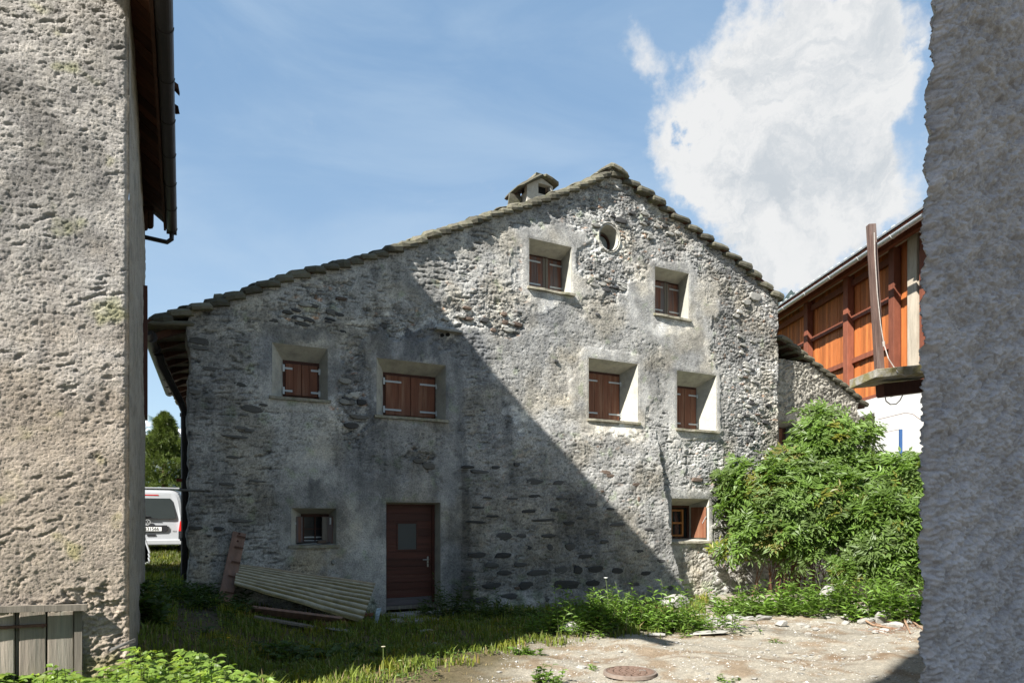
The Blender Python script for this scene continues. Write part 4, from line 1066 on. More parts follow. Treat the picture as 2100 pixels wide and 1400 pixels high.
L = 1+.16*fbm(T*1.5, Z*1.5, 3, 307)+.10*und-.14*ss(f1, .35, .8)  # hollows darkened in colour so the relief reads in shade
V = np.stack([X_, -H, Z], -1).reshape(-1, 3); idx = np.arange(T.size).reshape(T.shape)
F = np.stack([idx[:-1,:-1], idx[:-1,1:], idx[1:,1:], idx[1:,:-1]], -1).reshape(-1, 4)
mobj('front_wall', npmesh('front_wall', V, F, (np.array([.47,.425,.425])*L[..., None]).reshape(-1, 3), True), M_RIGHTPL, rb)
# left face goes away to the right of the sight line
bd = np.array([.64, .77]); bl = np.array([bd@D, -(bd@N)])
Zs = zs[::2]; PR = np.interp(Zs, zs, X_[:, 0]); Vv = []
for q in range(9):
    s = q/8*5.5
    for zv, pr, hy in zip(Zs, PR, -H[::2, 0]): Vv.append((pr+bl[0]*s, hy+bl[1]*s, zv))
Vv = np.array(Vv); ix = np.arange(len(Vv)).reshape(9, -1); F = np.stack([ix[:-1,:-1], ix[:-1,1:], ix[1:,1:], ix[1:,:-1]], -1).reshape(-1, 4)
mobj('side_wall', npmesh('side_wall', Vv, F, np.full((len(Vv), 3), .42), True), M_RIGHTPL, rb)
MB().mm((1.85, .0, -.3), (6, .4, 5.6)).build('far_wall', M_BODY, rb)

# stone slab bracket with beam, post and rope
def WP(px, py, Y): return np.array([(px-1050)/1400*Y, Y, CZ+(1065-py)/1400*Y])
Yb = 8.5
br = thing('balcony_corner', 'mossy stone slab on dark beam jutting from right house with leaning wooden post', 'balcony', tuple(WP(1850, 790, Yb)), 0)
bo = np.array(br.location)
a = WP(1789, 760, Yb-.15)-bo; b = WP(1920, 748, Yb-.1)-bo
vs = []; nseg = 9
for i in range(nseg+1):
    f = i/nseg; x = a[0]+(b[0]-a[0])*f; zt = a[2]+(b[2]-a[2])*f; j = random.uniform(-.012,.012)
    vs += [(x, -.22+j, zt-.10+j), (x-.0, -.25+j*2, zt+j*.6), (x, .42, zt+.0+j), (x, .42, zt-.115)]
fs = []
for i in range(nseg): q = i*4; fs += [(q+k, q+4+k, q+4+(k+1) % 4, q+(k+1) % 4) for k in range(4)]
fs += [(0,1,2,3), tuple(nseg*4+k for k in (3,2,1,0))]
M_MOSSLAB = solid('mossy_grey_slab', (.27,.26,.23), .9, .45, 16, bs=.7, bd=.012, worn=(.17,.15,.07), wornpos=(.42,.6))
MB().add(vs, fs).build('slab', M_MOSSLAB, br, bevel=.006)
p = WP(1809, 800, Yb)-bo; q = WP(1930, 786, Yb+.15)-bo
MB().bar(p+[0,.05,.0], q+[0,.05,0], .14, .16, (0,0,1)).build('beam', M_FRAMEW, br, bevel=.008)
p = WP(1807, 812, Yb+.42)-bo; q = WP(1786, 461, Yb+.42)-bo
M_POST = solid('purple_brown_post', (.10,.062,.05), .8, .5, 26, (1,1,.12), bs=.8, bd=.006, worn=(.15,.12,.105), wornpos=(.5,.72))
MB().bar(p, q, .095, .085, (0,1,0)).build('post', M_POST, br, bevel=.006)
rope = []
for x, y in ((1793,477),(1794,520),(1799,600),(1806,665),(1813,706),(1822,735),(1833,752),(1842,764),(1858,771)): rope.append(WP(x, y, Yb+.30 if y < 735 else (Yb+.1 if y < 760 else Yb-.42)))
rp = MB().tube([r-rope[0] for r in rope], .006, 6).build('rope', solid('pale_rope', (.33,.30,.27), .9, .3, 60), None, rope[0]); tag(rp, 'pale rope hanging down the leaning brown post onto the stone slab', 'rope')
kn = MB().tube([WP(1812,700,Yb+.28)-rope[0], WP(1813,710,Yb+.28)-rope[0]], [.018,.014], 7).build('knot', rp.active_material, rp)
cb = [WP(x, y, Yb-.05) for x, y in ((1815,812),(1817,822),(1826,829),(1838,828),(1846,820),(1851,810))]
c_ = MB().tube([r-cb[0] for r in cb], .007, 6).build('cable_loop', M_DARKMETAL, None, cb[0]); tag(c_, 'black cable loop hanging under the dark beam', 'cable')

# ---------------------------------------------------------------- wooden barn on a white base
barn = thing('wooden_barn', 'large red-brown timber barn on white plastered base with metal gutter, behind lean-to', 'barn', (13-.071*19, 19, 0), 0)
be = np.array([-.071, 1.0]); be /= np.linalg.norm(be); bn = np.array([-be[1], be[0]])
BAX = [np.array([be[0], be[1], 0]), np.array([bn[0], bn[1], 0]), np.array([0,0,1.])]    # along, out to the left, up
def bbox(name, s0, s1, m0, m1, z0, z1, mat, par, bevel=0, jit=0):
    c = BAX[0]*(s0+s1)/2+BAX[1]*(m0+m1)/2+BAX[2]*(z0+z1)/2
    return MB().box(c, (s1-s0, m1-m0, z1-z0), BAX, jit=jit).build(name, mat, par, bevel=bevel)
def bs_(x): r = (x-1050)/1400; return (13/(r+.071)-19)
M_BOARD = solid('orange_larch_board', (.40,.125,.034), .65, .35, 9, (3,3,.25), bs=.3, bd=.004, rnd=(.62,1.25))
M_BTIM = solid('red_brown_beam', (.17,.055,.03), .7, .3, 9, (1,1,.3), bs=.3, bd=.003, rnd=(.8,1.2))
M_GTIM = solid('grey_beam', (.38,.33,.26), .8, .3, 9, (1,1,.2), bs=.3, bd=.003, rnd=(.8,1.1))
zg = CZ+7.88; OV = 1.1; RP = .42
zb0, zb1 = CZ+3.9, CZ+8.2
bwall = bbox('wall_frame', -6, 10.4, -.35, -.06, zb0-.02, zb1, M_FRAMEW, barn)
s = .95
while s < 10.3:
    w_ = random.uniform(.13, .17)
    bbox('board', s, s+w_-.008, -.055, -.03+random.uniform(-.008,.008), zb0, zb1, M_BOARD, barn); s += w_
for x in (1663, 1746):
    s = bs_(x); bbox('post', s-.14, s+.14, .0, .22, zb0, zb1-.1, M_BTIM, barn, .01)
s = bs_(1843); bbox('post', s-.10, s+.16, .0, .22, zb0, zb1-.1, M_BTIM, barn, .01)
bbox('post', 9.6, 9.85, .0, .2, zb0, zb1-.1, M_BTIM, barn)
for s0, s1, mt in ((.42,.82,M_GTIM),(.02,.30,M_BTIM),(-.36,-.14,M_GTIM),(-1.2,-.5,M_BTIM),(-6,-1.3,M_BTIM)): bbox('end_post', s0, s1, -.1, .12, zb0, zb1-.05, mt, barn)
bays = [(bs_(1746)+.16, bs_(1663)-.16), (bs_(1663)+.16, 9.55), (bs_(1843)+.2, bs_(1746)-.16)]
for s0, s1 in bays:
    for zz in (5.27, 6.68): bbox('batten', s0, s1, .0, .09, CZ+zz-.08, CZ+zz+.08, M_BTIM, barn)
    bbox('top_rail', s0, s1, .0, .10, CZ+7.75, CZ+7.95, M_BTIM, barn)
bbox('bottom_rail', .9, 10.4, -.03, .05, zb0-.06, zb0+.04, M_BTIM, barn)
bbox('purlin', -6, 11.5, .3, .45, zg+.16, zg+.34, M_BTIM, barn)
s = -6
while s < 12:
    MB().bar(BAX[0]*s+BAX[1]*1.0+np.array([0,0,zg+.06]), BAX[0]*s-BAX[1]*.2+np.array([0,0,zg+.06+1.6*RP]), .12, .14).build('rafter', M_BTIM, barn); s += .8
rs_ = [BAX[0], (BAX[1]*-1+np.array([0,0,RP]))/math.hypot(1,RP), None]; rs_[2] = np.cross(rs_[0], rs_[1]); rs_[2] = rs_[2]*np.sign(rs_[2][2])
MB().box(BAX[0]*3+BAX[1]*(1.02-3)+np.array([0,0,zg+.17+3*RP]), (18, 6.4, .04), rs_).build('roof_deck', M_BTIM, barn)
M_ZROOF = solid('grey_metal_roof', (.42,.44,.46), .45, .15, 10, metal=.4, bd=0)
MB().box(BAX[0]*3.05+BAX[1]*(1.06-3)+np.array([0,0,zg+.23+3*RP]), (18.1, 6.5, .04), rs_).build('roof', M_ZROOF, barn)
gp = [tuple(BAX[0]*q+BAX[1]*OV+np.array([0,0,zg])) for q in (-6, 12.1)]
bg_ = halfpipe(MB(), gp, .09, 9).build('gutter', M_ZROOF, barn)
for q in np.arange(0, 12, 1.6):
    halfpipe(MB(), [tuple(BAX[0]*(q-.02)+BAX[1]*OV+np.array([0,0,zg])), tuple(BAX[0]*(q+.02)+BAX[1]*OV+np.array([0,0,zg]))], .105, 9, .015).build('gutter_bracket', M_ZINC, bg_)
for q in np.arange(.2, 12, .4): bbox('snow_guard', q, q+.12, 0.9, .94, zg+.30, zg+.38, M_ZINC, barn)
M_WHITE = solid('white_render', (.48,.476,.455), .9, .06, 4, bs=.3, bd=.01)
wx_ = [bs_(1797), bs_(1757)]; wz0, wz1 = CZ+(1065-886)/1400*(19+wx_[0]), CZ+(1065-846)/1400*(19+wx_[0])
wm = MB()
def bb(mb, s0, s1, m0, m1, z0, z1): return mb.box(BAX[0]*(s0+s1)/2+BAX[1]*(m0+m1)/2+BAX[2]*(z0+z1)/2, (s1-s0, m1-m0, z1-z0), BAX)
sm_ = bs_(1857)
bbox('base_wall', -6, wx_[0], -.4, .06, -1, zb0-.07, M_WHITE, barn)
bbox('base_wall', wx_[1], 10.4, -.4, .06, -1, zb0-.07, M_WHITE, barn)
bbox('base_wall', wx_[0]+.002, wx_[1]-.002, -.4, .06, -1, wz0, M_WHITE, barn)
bbox('base_wall', wx_[0]+.002, wx_[1]-.002, -.4, .06, wz1, zb0-.07, M_WHITE, barn)
bbox('buttress', -5, sm_, .065, .16, -1, zb0-.12, M_WHITE, barn)
wn = bbox('window', wx_[0], wx_[1], -.28, -.2, wz0, wz1, M_GTIM, barn)
bbox('pane', wx_[0]+.08, wx_[1]-.08, -.195, -.18, wz0+.08, wz1-.3, solid('greenish_glass', (.25,.29,.27), .15, .15, 2, bd=0), wn)
bbox('sill', wx_[0]-.05, wx_[1]+.05, .0, .14, wz0-.06, wz0-.005, M_WHITE, wn)
bpz = [WP(x, y, 17.6) for x, y in ((1847,944),(1847,880))]
bpo = thing('scaffold_post', 'blue metal post with two thin rails in front of white barn wall', 'post', tuple(WP(1847, 985, 17.6)), 0); o0 = np.array(bpo.location)
M_BLUE = solid('blue_paint', (.03,.08,.20), .5, .1, 10, bd=0)
MB().bar(WP(1847,1000,17.6)-o0, WP(1847,880,17.6)-o0, .07, .05, (0,1,0)).build('upright', M_BLUE, bpo)
MB().tube([WP(1783,927,18)-o0, WP(1846,931,17.6)-o0], .02, 6).build('rail', M_ZINC, bpo); MB().tube([WP(1783,951,18)-o0, WP(1846,951,17.6)-o0], .018, 6).build('rail', M_IRON, bpo)
wz_ = [WP(1776,861,17.9), WP(1810,880,17.8), WP(1845,882,17.6)]
wr = MB().tube([a-wz_[0] for a in (WP(1770,892,17.9), WP(1800,889,17.8), WP(1845,880,17.6))], .006, 5).build('wire', M_IRON, None, wz_[0]); tag(wr, 'thin wire strung from blue post across white wall', 'wire')
wr = MB().tube([a-wz_[0] for a in (WP(1800,860,18.2), WP(1857,846,17.9), WP(1872,849,17.8), WP(1890,862,17.6))], .008, 5).build('wire', M_IRON, None, wz_[0]); tag(wr, 'dark wire bent over the corner of white wall', 'wire')

# ---------------------------------------------------------------- mountains far off
def mountains():
    az = np.linspace(-60, 60, 500); el = np.linspace(0, 1, 60)
    A, E = np.meshgrid(np.radians(az), el)
    top = np.interp(np.degrees(A), [-60,-40,-29,-27,-20,0,15,22,30,60], [.10,.12,.130,.12,.11,.16,.27,.295,.30,.3])
    Rr = 1500+1500*E
    h = top*3000*E**1.1*(1+.10*fbm(A*14, E*3, 5, 401)*E)+60*fbm(A*30, E*12, 4, 402)*E
    X = Rr*np.sin(A); Y = Rr*np.cos(A); Z = h-10
    V = np.stack([X, Y, Z], -1).reshape(-1, 3); idx = np.arange(A.size).reshape(A.shape)
    F = np.stack([idx[:-1,:-1], idx[:-1,1:], idx[1:,1:], idx[1:,:-1]], -1).reshape(-1, 4)
    sn = ss(fbm(A*60, E*20, 4, 403)+E*1.2, .9, 1.2)[..., None]*(A < 0)[..., None]
    col = np.array([.10,.15,.17])*(1+.3*fbm(A*40, E*20, 3, 404)[..., None])*np.ones(3)  # bluish slope colour stands in for distance haze
    rg = (A > .2)[..., None]; col = np.where(rg, col*np.array([.28,.27,.24]), col)
    col = col*(1-sn)+np.array([.7,.72,.75])*sn
    o = mobj('mountains', npmesh('mountains', V, F, np.clip(col.reshape(-1, 3), .01, .8), True), plaster('mountain_slope', .02, .01, .2, .3)); o['kind'] = 'structure'
mountains()

# ---------------------------------------------------------------- white van seen from behind
def make_van():
    vc = np.array([(303-1050)/1400*19.6, 19.6]); hd = math.atan2(.40, 1)
    v = thing('parked_van', 'white transporter van parked beyond the passage, seen from behind', 'van', (vc[0], vc[1], CZ-1.07), math.radians(20))
    # local: y forward away from camera, x right
    M_VAN = solid('white_van_paint', (.31,.32,.33), .25, .03, 3, bd=0); M_BLK = solid('black_plastic', (.02,.02,.022), .5, .1, 10, bd=0)
    M_WIN = solid('tinted_van_glass', (.025,.03,.03), .06, .1, 2, bd=0)
    # rounded cross section lofted along y
    prof = [(-.0, .50,.80,.95),(.05,.42,.86,.955),(.4,.40,.90,.95)]
    def section(y, tum, zt, zb, hw):
        pts = []
        for k in range(28):
            a = 2*math.pi*k/28-math.pi/2; ca, sa = math.cos(a), math.sin(a)
            x = hw*math.copysign(abs(ca)**.28, ca); z = (zt+zb)/2+(zt-zb)/2*math.copysign(abs(sa)**.28, sa)
            if z > 1.05: x *= 1-tum*(z-1.05)
            pts.append((x, y, z))
        return pts
    secs = [section(.0, .19, 1.86, .42, .86), section(.03, .16, 1.93, .36, .92), section(.12, .14, 1.96, .33, .95), section(.5, .13, 1.97, .32, .955), section(3.2, .13, 1.96, .32, .955), section(3.9, .15, 1.75, .34, .95), section(4.5, .2, 1.2, .36, .93), section(4.9, .2, 1.02, .4, .82)]
    # rear face slants: shift y with z on first sections
    vs = []
    for i, s_ in enumerate(secs):
        for (x, y, z) in s_: vs.append((x, y+(max(0, z-1.0)*.22 if i < 3 else 0), z))
    fs = [(i*28+k, i*28+(k+1) % 28, (i+1)*28+(k+1) % 28, (i+1)*28+k) for i in range(len(secs)-1) for k in range(28)]
    fs += [tuple(range(27, -1, -1)), tuple((len(secs)-1)*28+k for k in range(28))]
    body = MB().add(vs, fs).build('body', M_VAN, v, smooth=False); 
    def back(name, pts, mat, off, par=body):
        n = len(pts); vs = [(x, max(0, z-1.0)*.22-off, z) for x, z in pts]+[(x, max(0, z-1.0)*.22+.03, z) for x, z in pts]
        fs = [tuple(range(n))]+[(k, n+k, n+(k+1) % n, (k+1) % n) for k in range(n)]
        return MB().add(vs, fs).build(name, mat, par)
    back('rear_window', [(-.70,1.10),(.70,1.10),(.72,1.16),(.62,1.62),(.56,1.69),(-.56,1.69),(-.62,1.62),(-.72,1.16)], M_WIN, .012, v)
    back('tailgate_trim', [(-.48,.72),(.48,.72),(.52,.78),(.50,.91),(-.50,.91),(-.52,.78)], M_BLK, .02, v)
    back('licence_plate', [(-.36,.745),(.36,.745),(.36,.86),(-.36,.86)], solid('plate_white', (.75,.75,.72), .4, .02, bd=0), .028, v)
    def text(s, size, x, z, mat, off):
        cu = bpy.data.curves.new('lettering', 'FONT'); cu.body = s; cu.size = size; cu.align_x = 'CENTER'; cu.align_y = 'CENTER'; cu.extrude = .002
        tmp = bpy.data.objects.new('lettering', cu); link(tmp); bpy.context.view_layer.update()
        me = bpy.data.meshes.new_from_object(tmp.evaluated_get(bpy.context.evaluated_depsgraph_get())); bpy.data.objects.remove(tmp)
        o = bpy.data.objects.new('lettering', me); me.materials.clear(); me.materials.append(mat); link(o, v); o.location = (x, max(0, z-1)*.22-off, z); o.rotation_euler = (math.radians(90), 0, 0); o['kind'] = 'stuff'
    text('ZH\u00b7231566', .125, 0, .803, M_BLK, .032); text('TDI', .07, .62, .80, M_ZINC, .012)
    back('tail_lamp_red', [(.80,.74),(.90,.74),(.905,1.02),(.84,1.03)], solid('red_lamp', (.5,.02,.015), .2, .1, bd=0), .03, v)
    back('tail_lamp_red', [(-.80,.74),(-.84,1.03),(-.905,1.02),(-.90,.74)], solid('red_lamp', (.5,.02,.015), .2, .1, bd=0), .03, v)
    back('lamp_surround', [(.80,.50),(.90,.50),(.905,.735),(.80,.735)], M_BLK, .03, v)
    back('lamp_surround', [(-.80,.735),(-.905,.735),(-.90,.50),(-.80,.50)], M_BLK, .03, v)
    back('brake_light', [(-.26,1.77),(.26,1.77),(.25,1.80),(-.25,1.80)], solid('brake_light_red', (.35,.02,.02), .3, .1, bd=0), .012, v)
    MB().mm((-.93, -.09, .34), (.93, .06, .50)).build('bumper', solid('grey_bumper', (.35,.36,.37), .5, .05, bd=0), v, bevel=.03)
    back('bumper_slot', [(-.02,.60),(.20,.60),(.20,.645),(-.02,.645)], M_BLK, .006, v)
    MB().mm((-.62, -.02, 1.975), (-.58, 3, 2.01)).build('roof_rail', M_ZINC, v); MB().mm((.78, .3, 1.955), (.82, 3, 2.0)).build('roof_rail', M_ZINC, v)
    MB().mm((-.80, .22, 1.972), (.80, .5, 2.012)).build('awning_box', M_VAN, v, bevel=.01)
    MB().bar((0, .02-.03, 1.12), (.26, -.0, 1.10), .018, .018).build('wiper', M_BLK, v); MB().mm((-.10, -.03, 1.15), (.06, .03, 1.17)).build('wiper_blade', M_BLK, v)
    # round emblem: ring with V over W
    em = MB(); n = 24; cx, cz = 0, 1.0
    for rr0, rr1 in ((.066,.078),):
        vs = [(cx+rr*math.cos(2*math.pi*k/n), y, cz+rr*math.sin(2*math.pi*k/n)) for rr, y in ((rr0,-.022),(rr1,-.022),(rr1,-.005)) for k in range(n)]
        em.add(vs, [(j*n+k, (j+1)*n+k, (j+1)*n+(k+1) % n, j*n+(k+1) % n) for j in range(2) for k in range(n)])
    for p, q in (((-.03,.062),(0,.012)),((.03,.062),(0,.012)),((-.062,.028),(-.028,-.056)),((-.028,-.056),(0,.0)),((0,.0),(.028,-.056)),((.028,-.056),(.062,.028))):
        em.bar((cx+p[0], -.018, cz+p[1]), (cx+q[0], -.018, cz+q[1]), .008, .012, (0,1,0))
    eb = MB().tube([(0,-.012,1.0),(0,.005,1.0)], .07, 20).build('emblem_disc', M_BLK, v); em.build('emblem', M_ZINC, eb)
    for x in (-.86, .86):
        for y in (.95, 4.0):
            w1 = MB().tube([(x-.11, y, .33), (x+.09, y, .33)], .33, 20).build('wheel', M_BLK, v); MB().tube([(x-.115, y, .33), (x+.095, y, .33)], .2, 14).build('rim', M_ZINC, w1)
    for s_ in (-1, 1):
        MB().mm((s_*.99-.1, 3.7, 1.15), (s_*.99+.1, 3.78, 1.4)).build('mirror', M_BLK, v, bevel=.02)
        MB().mm((s_*.957-.005, .7, 1.15), (s_*.957+.005, 3.0, 1.62)).build('side_window', M_WIN, v)
    hs = MB().mm((-.5, .9, 1.1), (-.2, 1.0, 1.5)); hs.mm((.2, .9, 1.1), (.5, 1.0, 1.5))
    return v
make_van()
# ribbed sheets stacked beside the wall in the passage
sx = WP(290, 1100, 14.5)
st_ = thing('ribbed_sheet_stack', 'pale ribbed metal sheets leaning at the left side of the passage', 'metal sheets', (sx[0]-.05, sx[1], gzs(sx[0], sx[1])), 0)
for k in range(4): MB().bar((-.2, 0, .24+k*.085), (.16, .0, .36+k*.085), .03, .5, (0,0,1)).build('sheet', M_ZROOF, st_)

# ---------------------------------------------------------------- vegetation
def unit(a): return a/np.maximum(np.linalg.norm(a, axis=-1, keepdims=True), 1e-9)
def leafgeo(P, A, Nn, L, W, col, seg=1, droop=.15, fold=.25):
    """P base (n,3), A axis, Nn rough normal, L length, W width. seg 1: 2 triangles; seg 2: 6 triangles"""
    n = len(P); A = unit(A); S = unit(np.cross(A, Nn)); U = np.cross(S, A); L = np.broadcast_to(L, (n,))[:, None]; W = np.broadcast_to(W, (n,))[:, None]
    if seg == 1:
        mid = P+A*L*.45-U*L*droop*.2
        V = np.stack([P, mid+S*W*.5+U*W*fold, P+A*L-U*L*droop, mid-S*W*.5+U*W*fold], 1)
        b = np.arange(n)[:, None]*4; F = np.concatenate([b+np.array([[0,1,2]]), b+np.array([[0,2,3]])])
    else:
        m1 = P+A*L*.3+U*L*.02; m2 = P+A*L*.68-U*L*droop*.4
        V = np.stack([P, m1+S*W*.5+U*W*fold, m1, m1-S*W*.5+U*W*fold, m2+S*W*.36+U*W*fold*.7, m2, m2-S*W*.36+U*W*fold*.7, P+A*L-U*L*droop], 1)
        b = np.arange(n)[:, None]*8
        F = np.concatenate([b+np.array([f]) for f in ((0,1,2),(0,2,3),(1,4,5),(1,5,2),(2,5,6),(2,6,3),(4,7,5),(5,7,6))])
    k = V.shape[1]
    return V.reshape(-1, 3), F, np.repeat(col, k, axis=0)
class Geo:
    def __init__(s): s.V = []; s.F = []; s.C = []; s.n = 0
    def add(s, V, F, Cc):
        s.V.append(V); s.F.append(F+s.n); s.C.append(Cc); s.n += len(V)
    def mesh(s, name): return npmesh(name, np.concatenate(s.V), np.concatenate(s.F), np.clip(np.concatenate(s.C), .004, .9))
def stems(G, P, Q, r, col):
    """3 sided tapering stems P -> Q"""
    n = len(P); A = unit(Q-P); S = unit(np.cross(A, np.array([.3,.2,1.]))); U = np.cross(S, A); Vs = []
    for k in range(3):
        a = 2*np.pi*k/3; d = S*math.cos(a)+U*math.sin(a); Vs += [P+d*r, Q+d*r*.6]
    V = np.stack(Vs, 1).reshape(-1, 3); b = np.arange(n)[:, None]*6
    F = np.concatenate([b+np.array([f]) for f in ((0,2,3),(0,3,1),(2,4,5),(2,5,3),(4,0,1),(4,1,5))])
    G.add(V, F, np.repeat(np.broadcast_to(col, (n, 3)), 6, axis=0))
M_LEAF = leafmat('bright_leaf', .38, .45)
M_GRASS = leafmat('grass_blade', .35, .5)
M_NEEDLE = leafmat('pine_needles', .12, .55)
M_STEM = solid('brown_stem', (.14,.075,.045), .85, .3, 30, bd=.002)
R_ = np.random.RandomState(5)

def elder(name, ells, ncl, label, seed, leafL=.165):
    r = np.random.RandomState(seed); P = []; O = []
    tot = sum(e[3]*e[4]*e[5] for e in ells)
    for (x, y, z, rx, ry, rz) in ells:
        k = int(ncl*(rx*ry*rz)/tot*1.0)
        d = unit(r.normal(size=(k, 3))); q = r.uniform(.62, 1.12, (k, 1)); lump = 1+.34*fbm(d[:, 0]*2.4+x, d[:, 2]*2.8+z, 3, seed)[:, None]
        P.append(np.array([x, y, z])+d*q*lump*np.array([rx, ry, rz])); O.append(d)
    P = np.concatenate(P); O = np.concatenate(O)
    # drop clusters deep inside the other lobes
    keep = np.ones(len(P), bool)
    for (x, y, z, rx, ry, rz) in ells: keep &= np.linalg.norm((P-np.array([x,y,z]))/np.array([rx,ry,rz]), axis=1) > .70
    gap = fbm(P[:, 0]*2.3, P[:, 2]*2.3+P[:, 1], 3, seed+3); keep &= gap > -.10
    keep &= P[:, 2] > gz(P[:, 0], P[:, 1])+.35
    t_ = (P[:, 0]-P0[0])*D[0]+(P[:, 1]-P0[1])*D[1]; m_ = (P[:, 0]-P0[0])*N[0]+(P[:, 1]-P0[1])*N[1]
    keep &= (m_ > .12) | (t_ > TR+4.2)
    P, O = P[keep], O[keep]; n = len(P)
    ax = unit(O*.7+np.array([-.1,-.25,.9])+r.normal(size=(n, 3))*.3)
    G = Geo()
    base = np.array([.125,.20,.042]); lv = fbm(P[:, 0]*1.3, P[:, 2]*1.3, 3, seed+9)
    ccol = base*(1+.35*lv[:, None]+r.normal(size=(n,1))*.16); warm = r.uniform(0, 1, (n,1)) < .07
    ccol = np.where(warm, ccol*np.array([1.5,.95,.9]), ccol); dull = ss(lv, .05, .4)[:, None]; ccol = ccol*(1-dull*np.array([.12,.22,-.25]))
    s1 = unit(np.cross(ax, np.array([.1,.9,.2]))); s2 = np.cross(ax, s1)
    nl = 7
    for j in range(nl):
        a = 2*np.pi*(j+r.uniform(-.2,.2,(n,1)))/nl*1.0+r.uniform(0, 6.28, (n,1))*0+ (j % 2)*.4
        out = s1*np.cos(a)+s2*np.sin(a); el = .25+.5*(j % 3)/2
        ra = unit(out*1.0+ax*el)                       # rachis
        RL = r.uniform(.17, .31, (n,1)); st = P+ax*(-.07+.035*j)
        nup = unit(ax-ra*np.sum(ax*ra, 1, keepdims=True))
        sd = np.cross(ra, nup)
        prs = 3
        for q in range(prs*2+1):
            if q == prs*2: f = 1.0; ang = 0; sg = 0
            else: f = .35+.25*(q//2); sg = 1 if q % 2 else -1
            b = st+ra*RL*f-nup*RL*(f**2)*.25
            dr = unit(ra*(1 if sg == 0 else .55)+sd*sg*.85-nup*.15+r.normal(size=(n,3))*.10)
            LL = leafL*r.uniform(.75, 1.15, n)*(1.1 if sg == 0 else 1)
            V, F, Cc = leafgeo(b, dr, nup+r.normal(size=(n,3))*.25, LL, LL*.33, ccol*(1+r.normal(size=(n,1))*.10))
            G.add(V, F, Cc)
    me = G.mesh('foliage')
    c = ells[0]; root = thing(name, label, 'shrub', (c[0], c[1], gzs(c[0], c[1])), 0)
    o = mobj('foliage', me, M_LEAF, root, (-root.location[0], -root.location[1], -root.location[2]))
    # bare stems from the foot up into the crown
    k = 70; idx = r.choice(n, k); Q = P[idx]; foot = np.array([c[0], c[1]+.2, 0])+r.normal(size=(k,3))*np.array([.45,.15,0]); foot[:, 2] = gz(foot[:, 0], foot[:, 1])
    G2 = Geo(); prev = foot
    for f in (.35, .7, 1.0):
        nx_ = foot+(Q-foot)*np.array([f**1.5, f**1.5, f**.8]); stems(G2, prev, nx_, .014*(1.2-f*.7), np.array([.14,.07,.04])); prev = nx_
    mobj('stem', G2.mesh('stem'), M_STEM, root, (-root.location[0], -root.location[1], -root.location[2]))
    return root
def EL(px, py, rpx, rpy, Y, dz=1.0):
    p = WP(px, py, Y); k = Y/1400; return (p[0], p[1], p[2], rpx*k, min(rpx, rpy)*k*.8*dz, rpy*k)
elder('elder_shrub', [EL(1640,1040,110,80,15.7), EL(1695,925,70,62,16.3), EL(1630,965,70,38,16.2), EL(1550,1000,58,50,15.9), EL(1545,1075,46,40,15.5), EL(1520,1120,40,30,15.7), EL(1720,1060,80,70,15.4), EL(1600,1095,60,34,15.2), EL(1675,1145,56,26,15.2,.8), EL(1750,905,36,34,16.4), EL(1740,985,50,50,16.0), EL(1690,865,36,22,16.4), EL(1660,1010,60,36,15.2), EL(1500,1050,24,26,15.8)], 2200,
      'large bright green elder shrub leaning against right end of stone house', 21)
elder('elder_shrub', [EL(1835,1075,66,60,14.8), EL(1850,990,44,38,15.2), EL(1795,1060,50,50,15.0), EL(1865,1130,50,44,14.5), EL(1790,1135,50,28,14.6), EL(1885,975,34,28,15.2), EL(1760,1185,40,26,14.6), EL(1830,1180,50,30,14.4), EL(1880,1060,40,40,14.6)], 1400,
      'smaller elder shrub growing between the large elder and shaded grey wall', 22)

def weedclump(name, pts, h, leafL, nst, label, cat, seed, base=(.12,.20,.035), wl=.16, spread=.35, whorl=10, group=None, seg=1, upr=1.0):
    """upright shoots with narrow leaves"""
    r = np.random.RandomState(seed); pts = np.array(pts, float)
    idx = r.choice(len(pts), nst); foot = pts[idx][:, :2]+r.normal(size=(nst, 2))*spread*np.array([1, .6])
    fz = gz(foot[:, 0], foot[:, 1])-.02; foot = np.c_[foot, fz]
    H = h*r.uniform(.4, 1.15, nst)*(1+.7*fbm(foot[:, 0]*2.2, foot[:, 1]*2.2, 2, seed)); lean = r.normal(size=(nst, 2))*.22
    G = Geo(); top = foot+np.c_[lean*H[:, None], H*upr]
    stems(G, foot, top, .004, np.array([.08,.10,.03]))
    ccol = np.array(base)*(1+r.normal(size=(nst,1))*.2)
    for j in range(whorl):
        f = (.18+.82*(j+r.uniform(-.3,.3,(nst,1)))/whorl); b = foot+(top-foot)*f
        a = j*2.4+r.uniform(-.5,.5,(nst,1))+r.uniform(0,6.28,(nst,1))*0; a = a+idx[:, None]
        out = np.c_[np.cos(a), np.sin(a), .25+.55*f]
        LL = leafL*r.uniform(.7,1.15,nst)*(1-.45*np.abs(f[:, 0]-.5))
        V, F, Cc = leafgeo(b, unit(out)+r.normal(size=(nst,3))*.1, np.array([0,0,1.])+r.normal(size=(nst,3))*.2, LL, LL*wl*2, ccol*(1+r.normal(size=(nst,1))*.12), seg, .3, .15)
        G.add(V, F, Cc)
    c = pts.mean(0); o = mobj(name, G.mesh(name), M_LEAF, None)
    # move origin to the foot
    org = Vector((c[0], c[1], gzs(c[0], c[1]))); o.data.transform(__import__('mathutils').Matrix.Translation(-org)); o.location = org
    if name == 'dock_plant': o['kind'] = 'stuff'; return o
    tag(o, label, cat, group); return o
